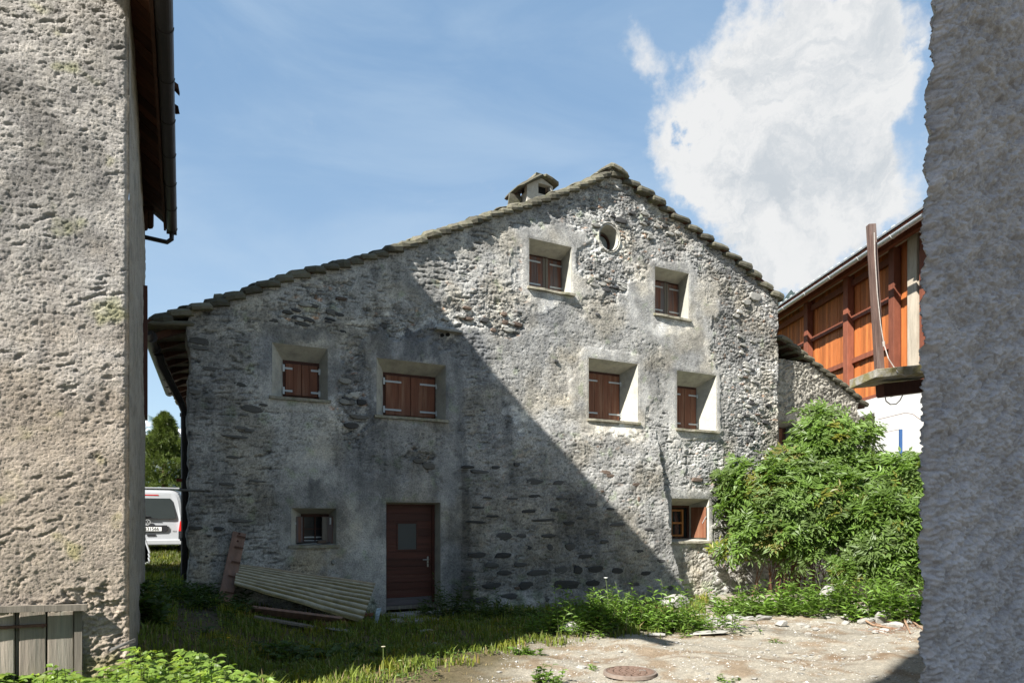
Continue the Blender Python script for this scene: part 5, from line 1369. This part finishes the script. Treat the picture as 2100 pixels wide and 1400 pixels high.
def GP(px, py, zz=None):
    """ground point under a photo pixel"""
    Y = 12.
    for _ in range(30):
        X = (px-1050)/1400*Y; z = gzs(X, Y); Y2 = (CZ-z)*1400/max(py-1065, 20); Y = Y*.5+Y2*.5
    return ((px-1050)/1400*Y, Y)
def line(p, q, n): a, b = np.array(GP(*p)), np.array(GP(*q)); return [a+(b-a)*i/(n-1) for i in range(n)]
weedclump('willowherb', line((1195,1292),(1330,1292),8), .55, .15, 200, 'thick sunlit green weeds at the foot of bulging wall, with tall flower stalk', 'weeds', 31)
weedclump('willowherb', line((1345,1292),(1425,1290),6), .5, .14, 110, 'sunlit narrow-leaved weeds at the right foot of bulging wall', 'weeds', 32)
weedclump('willowherb', line((1120,1296),(1150,1300),3), .42, .12, 50, 'small half shaded weed clump left of the white stone', 'weeds', 33)
weedclump('willowherb', line((1500,1258),(1650,1258),8), .45, .18, 170, 'dense sunlit weeds below the large elder shrub', 'weeds', 34)
weedclump('willowherb', line((1665,1245),(1690,1240),3), .5, .16, 40, 'sunlit weeds beside the big white boulder', 'weeds', 35)
weedclump('willowherb', line((1730,1262),(1885,1275),8), .7, .19, 160, 'tall weeds in front of smaller elder shrub by the shaded wall', 'weeds', 36)
weedclump('willowherb', line((360,1235),(440,1236),5), .24, .15, 80, 'dark shaded weeds at house corner left of leaning pink board', 'weeds', 37, base=(.05,.085,.02))  # shaded clumps take darker leaf colours, shade put into the tint
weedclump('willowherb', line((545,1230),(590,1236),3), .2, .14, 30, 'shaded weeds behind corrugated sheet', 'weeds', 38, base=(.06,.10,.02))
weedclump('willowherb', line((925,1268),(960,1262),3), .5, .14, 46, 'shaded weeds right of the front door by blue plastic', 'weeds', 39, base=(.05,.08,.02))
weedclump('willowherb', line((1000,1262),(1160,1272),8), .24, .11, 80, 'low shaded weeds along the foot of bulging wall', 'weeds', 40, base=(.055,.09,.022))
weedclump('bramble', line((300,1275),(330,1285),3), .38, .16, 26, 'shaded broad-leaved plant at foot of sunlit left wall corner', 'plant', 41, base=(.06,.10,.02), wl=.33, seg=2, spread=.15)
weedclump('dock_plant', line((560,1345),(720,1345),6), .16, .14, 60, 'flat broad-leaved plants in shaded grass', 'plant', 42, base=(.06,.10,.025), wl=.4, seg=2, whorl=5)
for (x, y, l, s_) in ((1078,1340,'small leafy weed at the edge of grass and gravel',43),(1120,1398,'small leafy weed at bottom edge beside manhole cover',44),(1425,1272,'seedling between pale stones at foot of wall',45),(1590,1318,'tiny weed on gravel below dense sunlit weeds',46),(1500,1398,'tiny weed at bottom edge right of manhole cover',47),(1225,1372,'tiny weed left of manhole cover',48)):
    weedclump('leafy_weed', [GP(x, y)], .16 if s_ < 45 else .08, .085 if s_ < 45 else .05, 16 if s_ < 45 else 7, l, 'weed', s_, wl=.32, seg=2, whorl=6, spread=.09)

# raspberry and nettle bed, bottom left, close to the camera
def bed():
    r = np.random.RandomState(61); G = Geo(); n = 620
    px = r.uniform(-120, 560, n); d = r.uniform(0, 1, n)
    X = []; Y = []
    for a, q in zip(px, d):
        y = 3.9+1.65*q; X.append((a-1050)/1400*y); Y.append(y)
    X = np.array(X); Y = np.array(Y)
    yd = np.interp(px, [-120, 0, 70, 115, 180, 280, 420, 500, 560], [1450, 1435, 1420, 1372, 1405, 1338, 1345, 1385, 1420])
    z0 = gz(X, Y); H = np.clip(CZ-(yd-1065)/1400*Y-z0, .05, .8)*r.uniform(.7, 1.05, n); top = np.c_[X, Y, z0+H]; foot = np.c_[X+r.normal(size=n)*.05, Y+r.normal(size=n)*.05, z0]
    stems(G, foot, top, .0035, np.array([.10,.11,.04]))
    ccol = np.array([.135,.205,.035])*(1+r.normal(size=(n,1))*.18); yw = r.uniform(0,1,(n,1)) < .2; ccol = np.where(yw, ccol*np.array([1.25,1.1,.9]), ccol)
    for j in range(9):
        a = r.uniform(0, 6.28, (n,1)); f = .55+.45*j/8; out = np.c_[np.cos(a), np.sin(a), .05+.25*r.uniform(size=(n,1))]
        pet = foot+(top-foot)*f; b = pet+out*.035; nm = np.array([-.2,-.3,1.])+r.normal(size=(n,3))*.28
        for sg, sc_ in ((0, 1.1), (1, .85), (-1, .85)):
            sd = np.cross(unit(out), np.array([0,0,1.]))
            dr = unit(out)*(1 if sg == 0 else .35)+sd*sg*.9
            LL = .066*r.uniform(.6, 1.2, n)*sc_
            V, F, Cc = leafgeo(b, dr+r.normal(size=(n,3))*.1, nm, LL, LL*.55, ccol*(1+r.normal(size=(n,1))*.12), 2, .22, .12); G.add(V, F, Cc)
    o = mobj('raspberry_bed', G.mesh('raspberry_bed'), M_LEAF); o['kind'] = 'stuff'; return o
bed()

# ---- grass
def grass():
    r = np.random.RandomState(71)
    def blades(n, xr, yr, hfun, dens, cols, name, wdt=.0045):
        Y = yr[0]+(yr[1]-yr[0])*r.uniform(size=n)**1.15; X = (r.uniform(xr[0], xr[1], n)-1050)/1400*Y
        k = dens(X, Y) > r.uniform(size=n); X, Y = X[k], Y[k]; n = len(X)
        Z = gz(X, Y)-.01; cl = fbm(X*1.6, Y*1.6, 3, 73); H = hfun(X, Y)*(1+.5*cl)*r.uniform(.45, 1.25, n); H = np.clip(H, .02, .5)
        az = r.uniform(0, 6.28, n); bend = r.uniform(.1, .75, n); dx, dy = np.cos(az), np.sin(az)
        wv = wdt*r.uniform(.7, 1.5, n)*(1+Y*.08)
        s = np.stack([-dy, dx, 0*dx], 1)*wv[:, None]; B = np.stack([X, Y, Z], 1)
        Mi = B+np.stack([dx*bend*H*.25, dy*bend*H*.25, H*.6], 1); T_ = B+np.stack([dx*bend*H*.9, dy*bend*H*.9, H*(1-.25*bend)], 1)
        V = np.stack([B-s, B+s, Mi+s*.8, Mi-s*.8, T_], 1).reshape(-1, 3); b = np.arange(n)[:, None]*5
        F = np.concatenate([b+np.array([f]) for f in ((0,1,2),(0,2,3),(3,2,4))])
        c = cols(X, Y, r, n)
        me = npmesh(name, V, F, np.clip(np.repeat(c, 5, 0), .005, .8)); o = mobj(name, me, M_GRASS); o['kind'] = 'stuff'; return o
    def edge(X, Y):       # >0 in the lawn
        px = 1050+1400*X/Y; py = 1065+1400*(CZ-gz(X, Y))/Y
        lim = np.interp(px, [-200, 560, 800, 900, 1010, 1130, 1200, 1440, 1460], [1500, 1480, 1405, 1380, 1346, 1318, 1302, 1292, 1200])
        return (lim-py)/24+1.2*fbm(X*1.7, Y*1.7, 3, 74)
    def dens(X, Y):
        px = 1050+1400*X/Y
        e = ss(edge(X, Y), -.3, 1.1); cl = .35+.65*ss(fbm(X*2.2, Y*2.2, 3, 75), -.35, .15)
        m = (X-P0[0])*N[0]+(Y-P0[1])*N[1]; t = (X-P0[0])*D[0]+(Y-P0[1])*D[1]
        bt = np.where((t > 1) & (t < 6.8), .42, .02)
        inside = (m < bt) & (t > TL)
        path = ((X < -3.9) & (Y > 8.4) & (Y < 16) & (np.abs((X+.46*Y)/1.0+.0) < .28))
        step = (np.abs(t-.05) < .45) & (m < .9)
        leftin = (X < -.56*Y+.1) & (Y > 5.7)
        return e*cl*(~inside)*(~leftin)*np.where(path, .15, 1)*np.where(step, .25, 1)
    def hf(X, Y):
        m = (X-P0[0])*N[0]+(Y-P0[1])*N[1]
        return np.where(m < .6, .17, .13)+.09*ss(5.5-np.abs(Y-6.4)*3, 2, 6)
    def cols(X, Y, r, n):
        c = np.array([.15,.19,.034])*(1+r.normal(size=(n,1))*.2); dry = r.uniform(size=(n,1)) < .10; c = np.where(dry, np.array([.26,.21,.10]), c)
        yl = ss(fbm(X*1.2, Y*1.2, 3, 79), 0, .5)[:, None]; return c*(1+yl*np.array([.35,.12,-.1]))
    blades(95000, (150, 1480), (5.0, 17), hf, dens, cols, 'grass')
    # sparse dry tufts on the gravel edge
    def dens2(X, Y):
        e = edge(X, Y); return ss(e, -2.6, -.3)*ss(fbm(X*4, Y*4, 3, 76), .0, .5)*.8
    def cols2(X, Y, r, n): return np.array([.24,.19,.10])*(1+r.normal(size=(n,1))*.25)
    blades(16000, (800, 1500), (5.2, 15), lambda X, Y: .035+0*X, dens2, cols2, 'dry_grass', .003)
    # grass beyond the passage, its colour darkened for the shade there
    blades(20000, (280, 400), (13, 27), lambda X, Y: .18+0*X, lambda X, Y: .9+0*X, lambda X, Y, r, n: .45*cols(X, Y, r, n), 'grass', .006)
grass()
# low clover leaves between the grass
def clover():
    r = np.random.RandomState(81); n = 9000
    Y = r.uniform(5.3, 12.5, n); X = (r.uniform(330, 1150, n)-1050)/1400*Y; py = 1065+1400*(CZ-gz(X, Y))/Y; px = 1050+1400*X/Y
    lim = np.interp(px, [0, 560, 800, 900, 1010, 1130, 1200], [1500, 1500, 1430, 1390, 1345, 1312, 1290]); m = (X-P0[0])*N[0]+(Y-P0[1])*N[1]
    k = (py < lim) & (m > .1) & (fbm(X*2, Y*2, 3, 82) > -.1) & (X > -.54*Y); X, Y = X[k], Y[k]; n = len(X)
    P = np.stack([X, Y, gz(X, Y)+r.uniform(.01, .10, n)], 1); a = r.uniform(0, 6.28, n)
    G = Geo(); V, F, Cc = leafgeo(P, np.stack([np.cos(a), np.sin(a), .25+0*a], 1), np.array([0,0,1.])+r.normal(size=(n,3))*.3, r.uniform(.03,.06,n), r.uniform(.02,.04,n), np.array([.085,.14,.03])*(1+r.normal(size=(n,1))*.2)); G.add(V, F, Cc)
    o = mobj('clover', G.mesh('clover'), M_LEAF); o['kind'] = 'stuff'
clover()

# ---- single flowers
def stalk(px, py, hpx, label, cat, head=(.6,.6,.55), hr=.02, bow=.04):
    X, Y = GP(px, py); H = hpx*Y/1400; z = gzs(X, Y)
    root = thing('flower', label, cat, (X, Y, z), 0)
    MB().tube([(0,0,-.02),(bow*.2,0,H*.5),(bow,0,H)], [.005,.004,.003], 5).build('stem', solid('flower_stem', (.13,.17,.05), .6, bd=0), root)
    hd = MB()
    for k in range(9): a = 2*math.pi*k/9; hd.bar((bow, 0, H), (bow+hr*math.cos(a), hr*math.sin(a), H+hr*.35), hr*.45, .003)
    hd.tube([(bow,0,H-.004),(bow,0,H+hr*.5)], hr*.35, 7).build('flower_head', solid('petal', head, .6, bd=0), root)
stalk(786, 1392, 66, 'tall stalk with pale seed head in sunlit grass', 'flower', (.45,.42,.3), .022, .0)
stalk(826, 1394, 40, 'short wilting flower stalk right of the tall seed head', 'flower', (.3,.34,.15), .018, -.03)
stalk(468, 1335, 28, 'single yellow buttercup in shaded grass', 'flower', (.75,.45,.02), .02, .0)
stalk(1250, 1290, 105, 'white flower on long thin stalk above the sunlit weeds', 'flower', (.8,.8,.75), .03, -.06)

# ---- conifer behind the van
def pine():
    r = np.random.RandomState(91); Y = 36.; c = WP(338, 1100, Y); z0 = .6; top = WP(345, 858, Y)[2]; H = top-z0
    root = thing('pine_tree', 'dense green pine tree standing behind the white van', 'tree', (c[0], c[1], z0), 0)
    MB().tube([(0,0,-.3),(0,0,H*.5),(0,0,H*.95)], [.28,.16,.03], 8).build('trunk', M_STEM, root)
    n = 6500; f = r.uniform(0, 1, n)**.8; rad = 2.5*(1-f)**.75*(1+.25*np.sin(f*34+r.uniform(0,6,n)*.15)); a = r.uniform(0, 6.28, n); q = r.uniform(.55, 1.06, n)
    lump = 1+.45*fbm(a*2.2, f*13, 3, 92)
    P = np.stack([np.cos(a)*rad*q*lump, np.sin(a)*rad*q*lump, f*H+.15+(q-.8)*.5], 1)
    G = Geo(); ccol = np.array([.10,.13,.028])*(1+r.normal(size=(n,1))*.2)*(1+.35*fbm(a*3, f*14, 3, 93)[:, None])
    out = np.stack([np.cos(a), np.sin(a), .9+0*a], 1)
    for j in range(9):
        d = unit(out)+r.normal(size=(n,3))*.6; V, F, Cc = leafgeo(P, d, r.normal(size=(n,3)), r.uniform(.14,.28,n), .028, ccol*(1+r.normal(size=(n,1))*.15)); G.add(V, F, Cc)
    mobj('crown', G.mesh('crown'), M_NEEDLE, root)
pine()

# ---------------------------------------------------------------- things lying about
M_PINK = solid('pink_painted_board', (.21,.125,.09), .8, .35, 14, (1,1,.15), bs=.4, bd=.004, worn=(.17,.12,.10), wornpos=(.5,.7))
def V3(px, py, m, mm=None):
    t, z = FP(px, py, m); X, Y = L2W(sc(t), m); return np.array([X, Y, sc(z)])
# leaning board with rungs
p, q = V3(458, 1246, .62), V3(491, 1092, .06)
bd_ = thing('leaning_board', 'pinkish plank with short iron pegs leaning against house wall', 'board', tuple(p), 0)
MB().bar((0,0,0), q-p, .21, .045, (N[0],N[1],.2)).build('plank', M_PINK, bd_, bevel=.006)
dq = (q-p)/np.linalg.norm(q-p); nx = np.array([N[0], N[1], .2]); nx = unit(nx[None])[0]
sdv = np.cross(nx, dq)
for f in (.20, .41, .60, .80, .95):
    c = (q-p)*f+nx*.03; MB().bar(c-sdv*.11+nx*.01, c+sdv*.03+nx*.02, .022, .02).build('peg', M_IRON, bd_)
for f in (.88, .985): c = (q-p)*f+nx*.024; MB().tube([c, c+nx*.006], .018, 8).build('bolt_hole', M_FRAMEW, bd_)
# corrugated sheet
A0, A1, A2, A3 = V3(487, 1157, .10), V3(770, 1196, .10), V3(742, 1276, .85), V3(480, 1198, .75)
nu, nv = 60, 8; U, W_ = np.meshgrid(np.linspace(0, 1, 150), np.linspace(0, 1, nu)); W_ = W_.T; U = U.T
Pq = []
fx = U; gy = W_
B = (A0[None,None]*(1-fx[...,None])*(1-gy[...,None])+A1*fx[...,None]*(1-gy[...,None])+A3*(1-fx[...,None])*gy[...,None]+A2*fx[...,None]*gy[...,None])
U, W_ = np.meshgrid(np.linspace(0, 1, 40), np.linspace(0, 1, 120), indexing='ij')
W0 = W_; W_ = W0**1.35
B = A0*((1-U)*(1-W_))[...,None]+A1*(U*(1-W_))[...,None]+A3*((1-U)*W_)[...,None]+A2*(U*W_)[...,None]
nrm = unit(np.cross(A1-A0, A3-A0)[None])[0]; nrm = nrm if nrm@np.array([N[0],N[1],.5]) > 0 else -nrm
W_ = W0
B = B+nrm*(.022*np.sin(W_*2*np.pi*9)+.04*np.sin(np.pi*W_)*0+.012*fbm(U*3, W_*2, 2, 95))[...,None]
V = B.reshape(-1, 3)-A3; ix = np.arange(len(V)).reshape(40, 120); F = np.stack([ix[:-1,:-1], ix[:-1,1:], ix[1:,1:], ix[1:,:-1]], -1).reshape(-1, 4)
V2 = V-nrm*.006; F2_ = F[:, ::-1]+len(V)
moss_shade = ss(.5*fbm(U*4, W_*9, 4, 96)-1.0*np.sin(W_*2*np.pi*9+.3), -.8, .9); cc = np.array([.40,.37,.29])*(1-moss_shade[...,None])+np.array([.15,.125,.055])*moss_shade[...,None]  # trough stripes: moss plus trough shade put into the colour
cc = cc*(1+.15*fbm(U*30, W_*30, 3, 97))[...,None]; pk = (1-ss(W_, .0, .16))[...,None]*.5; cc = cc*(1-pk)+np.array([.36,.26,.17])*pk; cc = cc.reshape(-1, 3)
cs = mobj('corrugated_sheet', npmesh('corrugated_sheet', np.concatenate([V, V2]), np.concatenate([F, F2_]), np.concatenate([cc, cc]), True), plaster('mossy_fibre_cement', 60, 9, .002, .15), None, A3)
tag(cs, 'mossy yellow-green corrugated roofing sheet lying slanted against house wall', 'roofing sheet')
# boards under the sheet
p, q = V3(512, 1250, .95), V3(704, 1275, 1.15)
def plank(p, q, w_, h_, label, name='fallen_plank', mat=None, up=(0,0,1)):
    o = MB().bar((0,0,0), q-p, w_, h_, up).build(name, mat or M_PINK, None, p, bevel=.006); return tag(o, label, 'plank')
def onground(px, py, dz=.04): X, Y = GP(px, py); return np.array([X, Y, gzs(X, Y)+dz])
p, q = onground(516, 1262, .10), onground(700, 1284, .10)
plank(p, q, .045, .17, 'pink plank on edge on the ground under corrugated sheet', up=(.5,-1,.9))
p, q = onground(655, 1288, .05), onground(762, 1272, .12)
plank(p, q, .12, .05, 'short reddish plank end sticking out right of corrugated sheet', mat=M_SHUT)
p, q = onground(520, 1268, .03), onground(650, 1290, .03)
plank(p, q, .16, .04, 'dark rotten board in the grass below pink plank', mat=M_GREYW)
# blue-white plastic offcuts
for (x, y, l) in ((771,1278,'crumpled white plastic strip at right end of corrugated sheet'),(930,1262,'pale blue plastic offcut among weeds right of door')):
    p = onground(x, y, .0); mb = MB(); h = .26; vs = []; n = 7
    for i in range(n):
        f = i/(n-1); vs += [(-.035+.05*f, .02*math.sin(f*7), h*f), (.03+.06*f, .01*math.sin(f*9+1), h*f+.01)]
    fs = [(2*i, 2*i+1, 2*i+3, 2*i+2) for i in range(n-1)]
    o = mb.add(vs, fs).build('plastic_strip', solid('pale_blue_plastic', (.45,.55,.62), .5, .2, 12, bd=.002), None, p); sm_ = o.modifiers.new('thick', 'SOLIDIFY'); sm_.thickness = .012; tag(o, l, 'plastic')
# splinters of slate and brick on the sill of the lower left window
o_ = OPEN['g']; wx0, wz0 = o_[0], o_[2]+.02
for (a, b, h, mt, l) in ((.10,.42,.03,M_STONE,'long grey slate splinter on the sill of lower left window'),(.44,.58,.05,M_BROWNSTONE,'small red brick bit on the sill of lower left window'),(.52,.66,.02,M_STONE,'short dark slate chip on window sill right of brick bit')):
    X, Y = L2W(wx0+(a+b)/2, .01 if h != .02 else -.03); o = MB().box((0,0,0), (b-a, .08, h), [np.array([D[0]*.99, D[1]*.99, .08]), np.array([-N[0], -N[1], 0]), np.array([0,0,1.])], jit=.006).build('stone_chip', mt, None, (X, Y, wz0+h/2+.012)); tag(o, l, 'chip')
# round knob of mortar
kx = V3(683, 1152, .03); o = MB().tube([kx*0, np.array([N[0], N[1], 0])*.05], [.05,.03], 9).build('mortar_lump', M_PALESTONE, wall); o.parent = wall; tt_, zz_ = FP(683, 1152); o.location = (sc(tt_), 0, sc(zz_)); o.data.transform(__import__('mathutils').Matrix.Rotation(-ANG, 4, 'Z'))

# ---- loose rocks
def rockmesh(seed, flat=.5):
    r = random.Random(seed); import bmesh
    bm = bmesh.new(); bmesh.ops.create_icosphere(bm, subdivisions=2, radius=.5)
    pl_ = [(Vector((r.uniform(-1,1), r.uniform(-1,1), r.uniform(-1,1))).normalized(), r.uniform(.26,.42)) for _ in range(9)]
    for v in bm.verts:
        for n_, d_ in pl_:
            k = v.co.dot(n_)-d_
            if k > 0: v.co -= n_*k*.9
        v.co.z *= flat
    me = bpy.data.meshes.new('rock'); bm.to_mesh(me); bm.free(); return me
M_ROCK = solid('pale_grey_rock', (.27,.26,.235), .9, .3, 9, (1,1,2.5), bs=.6, bd=.01, rnd=(.75,1.2))
RM = [rockmesh(s, .55) for s in range(8)]
for me in RM: me.materials.append(M_ROCK)
def rock(px, py, wpx, hpx, label, group=None, mi=None, mat=None):
    X, Y = GP(px, py+hpx*.4); o = bpy.data.objects.new('rock', RM[random.randrange(8)] if mi is None else RM[mi]); link(o)
    w_ = wpx*Y/1400; h_ = hpx*Y/1400
    o.location = (X, Y, gzs(X, Y)+h_*.28); o.scale = (w_*1.15, w_*random.uniform(.6,.9), h_*1.7); o.rotation_euler = (random.uniform(-.15,.15), random.uniform(-.15,.15), random.uniform(-.5,.5))
    return tag(o, label, 'stone', group)
big = [(1702,1218,52,66,'large white boulder between weeds right of the large elder'),(1163,1282,44,34,'pale boulder at the left end of sunlit weeds'),(1375,1230,70,44,'grey block at bottom right corner of bulging wall'),
       (1437,1260,34,10,'flat grey stone right of the bulging wall foot'),(1490,1278,56,22,'long pale rock at foot of wall below flat ledge'),(1462,1268,30,16,'rounded pale stone left of the long pale rock'),
       (1520,1266,30,14,'white stone left edge of dense sunlit weeds'),(1600,1276,28,18,'blue-grey rounded stone on gravel below weeds'),(1735,1262,28,16,'dark grey stone right of large white boulder'),
       (1775,1270,40,16,'pale flat stone at foot of tall weeds'),(1812,1262,36,36,'upright white stone leaning before tall weeds'),(1838,1280,34,20,'grey stone right of upright white stone'),
       (1445,1296,90,10,'long flat slab edge half sunk in gravel'),(1345,1300,46,10,'flat stone under sunlit weeds at the gravel edge'),(1565,1266,40,12,'low white stone beneath the dense weeds'),
       (604,1283,24,10,'small pale stone in shaded grass below planks'),(698,1290,60,8,'flat white slab in shaded grass under sheet corner'),(674,1282,16,12,'round brownish stone beside the sheet corner'),
       (850,1272,60,10,'flat stone slab in grass in front of the door'),(868,1292,36,8,'small flat stone in grass below door slab'),(893,1318,30,10,'pale stone in shaded grass right of door path'),
       (1732,1331,14,8,'dark lump lying alone on the gravel yard'),(1272,1335,12,6,'small white stone on dirt above manhole cover'),(1656,1283,16,9,'white stone on gravel below the large boulder'),
       (1658,1298,14,8,'pale stone nearest gravel centre, below another small white stone'),(1500,1262,40,10,'pale slab beside the flat ledge'),(1205,1354,12,5,'white chip on dirt left of manhole cover'),(1023,1376,14,6,'white pebble at the left of gravel near grass'),
       (1190,1366,26,6,'thin white stone flake left above manhole cover'),(1795,1294,16,10,'small stone above the brown twigs')]
for x, y, w_, h_, l in big: rock(x, y, w_, h_, l)
r_ = random.Random(9)
for k in range(70):
    x = r_.uniform(1080, 1870); y = r_.uniform(1300, 1392)
    if k < 24: x = r_.gauss(1660, 50); y = r_.gauss(1350, 9)
    rock(x, y, r_.uniform(6, 15), r_.uniform(3, 6), 'small pale chip of stone lying on the gravel yard', 'stone chips on the gravel yard')
for k in range(26):
    rock(r_.uniform(1440, 1880), r_.uniform(1258, 1290), r_.uniform(10, 26), r_.uniform(5, 12), 'small rubble stone along the foot of weeds right of the house', 'rubble stones along the wall foot')
# pebbles too small to pick apart
def pebbles():
    r = np.random.RandomState(99); n = 15000; Y = r.uniform(6, 15, n); X = (r.uniform(850, 1900, n)-1050)/1400*Y
    k = (X+.3*fbm(X*1.2, Y*1.2, 3, 40) > -.2) & (fbm(X*2, Y*2, 3, 98) > -.15); X, Y = X[k], Y[k]; n = len(X); s = r.uniform(.004, .014, n)*np.where(r.uniform(size=n) < .04, 2.0, 1)
    base = np.array([[1,0,0],[-.5,.87,0],[-.5,-.87,0],[0,0,.8],[0,0,-.4]])
    rot = r.uniform(0, 6.28, n); c_, s_ = np.cos(rot), np.sin(rot); J = base[None]+r.uniform(-.3,.3,(n,5,3))
    V = np.stack([J[..., 0]*c_[:, None]-J[..., 1]*s_[:, None], J[..., 0]*s_[:, None]+J[..., 1]*c_[:, None], J[..., 2]*.7], -1)*s[:, None, None]+np.stack([X, Y, gz(X, Y)+s*.25], 1)[:, None]
    b = np.arange(n)[:, None]*5; F = np.concatenate([b+np.array([f]) for f in ((0,1,3),(1,2,3),(2,0,3))])
    g = r.uniform(.16, .5, (n,1))*np.array([1,.95,.86]); g = np.repeat(g, 5, 0)
    o = mobj('gravel', npmesh('gravel', V.reshape(-1, 3), F, g), M_PEB); o['kind'] = 'stuff'
m_, t_n, p_, o_o = newmat('pebble'); vc_ = t_n.nodes.new('ShaderNodeVertexColor'); vc_.layer_name = 'tint'; t_n.links.new(vc_.outputs[0], p_.inputs['Base Color']); p_.inputs['Roughness'].default_value = .9; M_PEB = m_
pebbles()
# stone ledge beside the wall foot and the door step slabs
t, z = FP(1462, 1224); MBs = slab_mb(0, 0, .62, .30, .06, 0, .03).build('ledge_slab', M_ROCK, None, (*L2W(sc(t), 0), sc(z))); MBs.rotation_euler = (0, 0, ANG); tag(MBs, 'flat stone ledge jutting from wall foot below the red shutter window', 'slab')
t, z = FP(845, 1256); s1 = slab_mb(0, 0, 1.0, .34, .07, 0, .03).build('door_step', M_ROCK, None, (*L2W(sc(t), -.02), sc(z)-.02)); s1.rotation_euler = (0, 0, ANG); tag(s1, 'worn stone step directly under the front door', 'step')
X, Y = GP(850, 1277); s2 = MB().box((0,0,0), (.75, .34, .06), [np.array([D[0],D[1],.0]), np.array([-N[0],-N[1],0]), np.array([0,0,1.])], jit=.05).build('stepping_stone', M_ROCK, None, (X, Y, gzs(X, Y)+.01)); tag(s2, 'irregular flagstone in front of the door step', 'slab')
# brown dry branches
for (pts, l) in (([(1748,1262),(1790,1284),(1835,1292)], 'bare brown branch lying on gravel by the rubble'),([(1848,1262),(1862,1290),(1866,1300)], 'short pale stick pointing down right by the shaded wall'),([(1840,1265),(1870,1276),(1892,1292)], 'thin dark twig at foot of shaded wall')):
    w3 = [onground(x, y, .03+.03*(i == 0)) for i, (x, y) in enumerate(pts)]; o = MB().tube([a-w3[0] for a in w3], [.02,.016,.01], 7).build('branch', M_BR if 'M_BR' in globals() else solid('dry_branch', (.30,.19,.12), .9, .3, 20, bd=.002), None, w3[0]); tag(o, l, 'branch')
r_ = random.Random(4); mbt = MB()
for k in range(60):
    p = onground(r_.gauss(1840, 26), r_.gauss(1284, 10), .02); a = r_.uniform(0, 3.14); L_ = r_.uniform(.08, .28); mbt.bar(p, p+np.array([math.cos(a)*L_, math.sin(a)*L_, r_.uniform(0, .03)]), .006, .006)
o = mbt.build('twigs', solid('twig', (.20,.11,.07), .9, bd=0)); o['kind'] = 'stuff'
# manhole cover
X, Y = GP(1292, 1380); zc_ = gzs(X, Y)+.02
mh = thing('manhole_cover', 'round rusty manhole grate in a concrete ring on the gravel yard', 'manhole cover', (X, Y, zc_), .15)
n = 40; vs = []; mbr = MB()
for rr, z in ((.305,-.03),(.30,.004),(.275,.010),(.272,-.02)):
    for k in range(n): a = 2*math.pi*k/n; vs.append((rr*math.cos(a), rr*math.sin(a), z))
mbr.add(vs, [(j*n+k, j*n+(k+1) % n, (j+1)*n+(k+1) % n, (j+1)*n+k) for j in range(3) for k in range(n)]).build('ring', solid('pinkish_concrete', (.17,.135,.11), .9, .3, 14, bd=.006), mh)
M_MH = solid('rusty_grate', (.15,.10,.075), .75, .35, 30, bd=.003)
mb = MB(); vs = [(0,0,-.012)]+[(.27*math.cos(2*math.pi*k/n), .27*math.sin(2*math.pi*k/n), -.012) for k in range(n)]
mb.add(vs, [(0, 1+k, 1+(k+1) % n) for k in range(n)]).build('plate', solid('dark_pit', (.03,.025,.02), .9, bd=0), mh)
for i in range(-4, 5):
    y = i*.056; L_ = 2*math.sqrt(max(0, .26**2-y*y)); nn = max(1, int(L_/.07))
    for k in range(nn):
        x = -L_/2+(k+.5)*L_/nn; mbp = MB().mm((x-.027, y-.020, -.010), (x+.027, y+.014, .010)).build('grate_bar', M_MH, mh, bevel=.004)
mbx = MB()
for k in range(n): a0 = 2*math.pi*k/n; a1 = 2*math.pi*(k+1)/n; mbx.add([(r_0*math.cos(a), r_0*math.sin(a), z) for a in (a0, a1) for r_0, z in ((.27,.009),(.255,.009),(.255,-.012))], [(0,3,4,1),(1,4,5,2)])
mbx.build('rim', M_MH, mh)
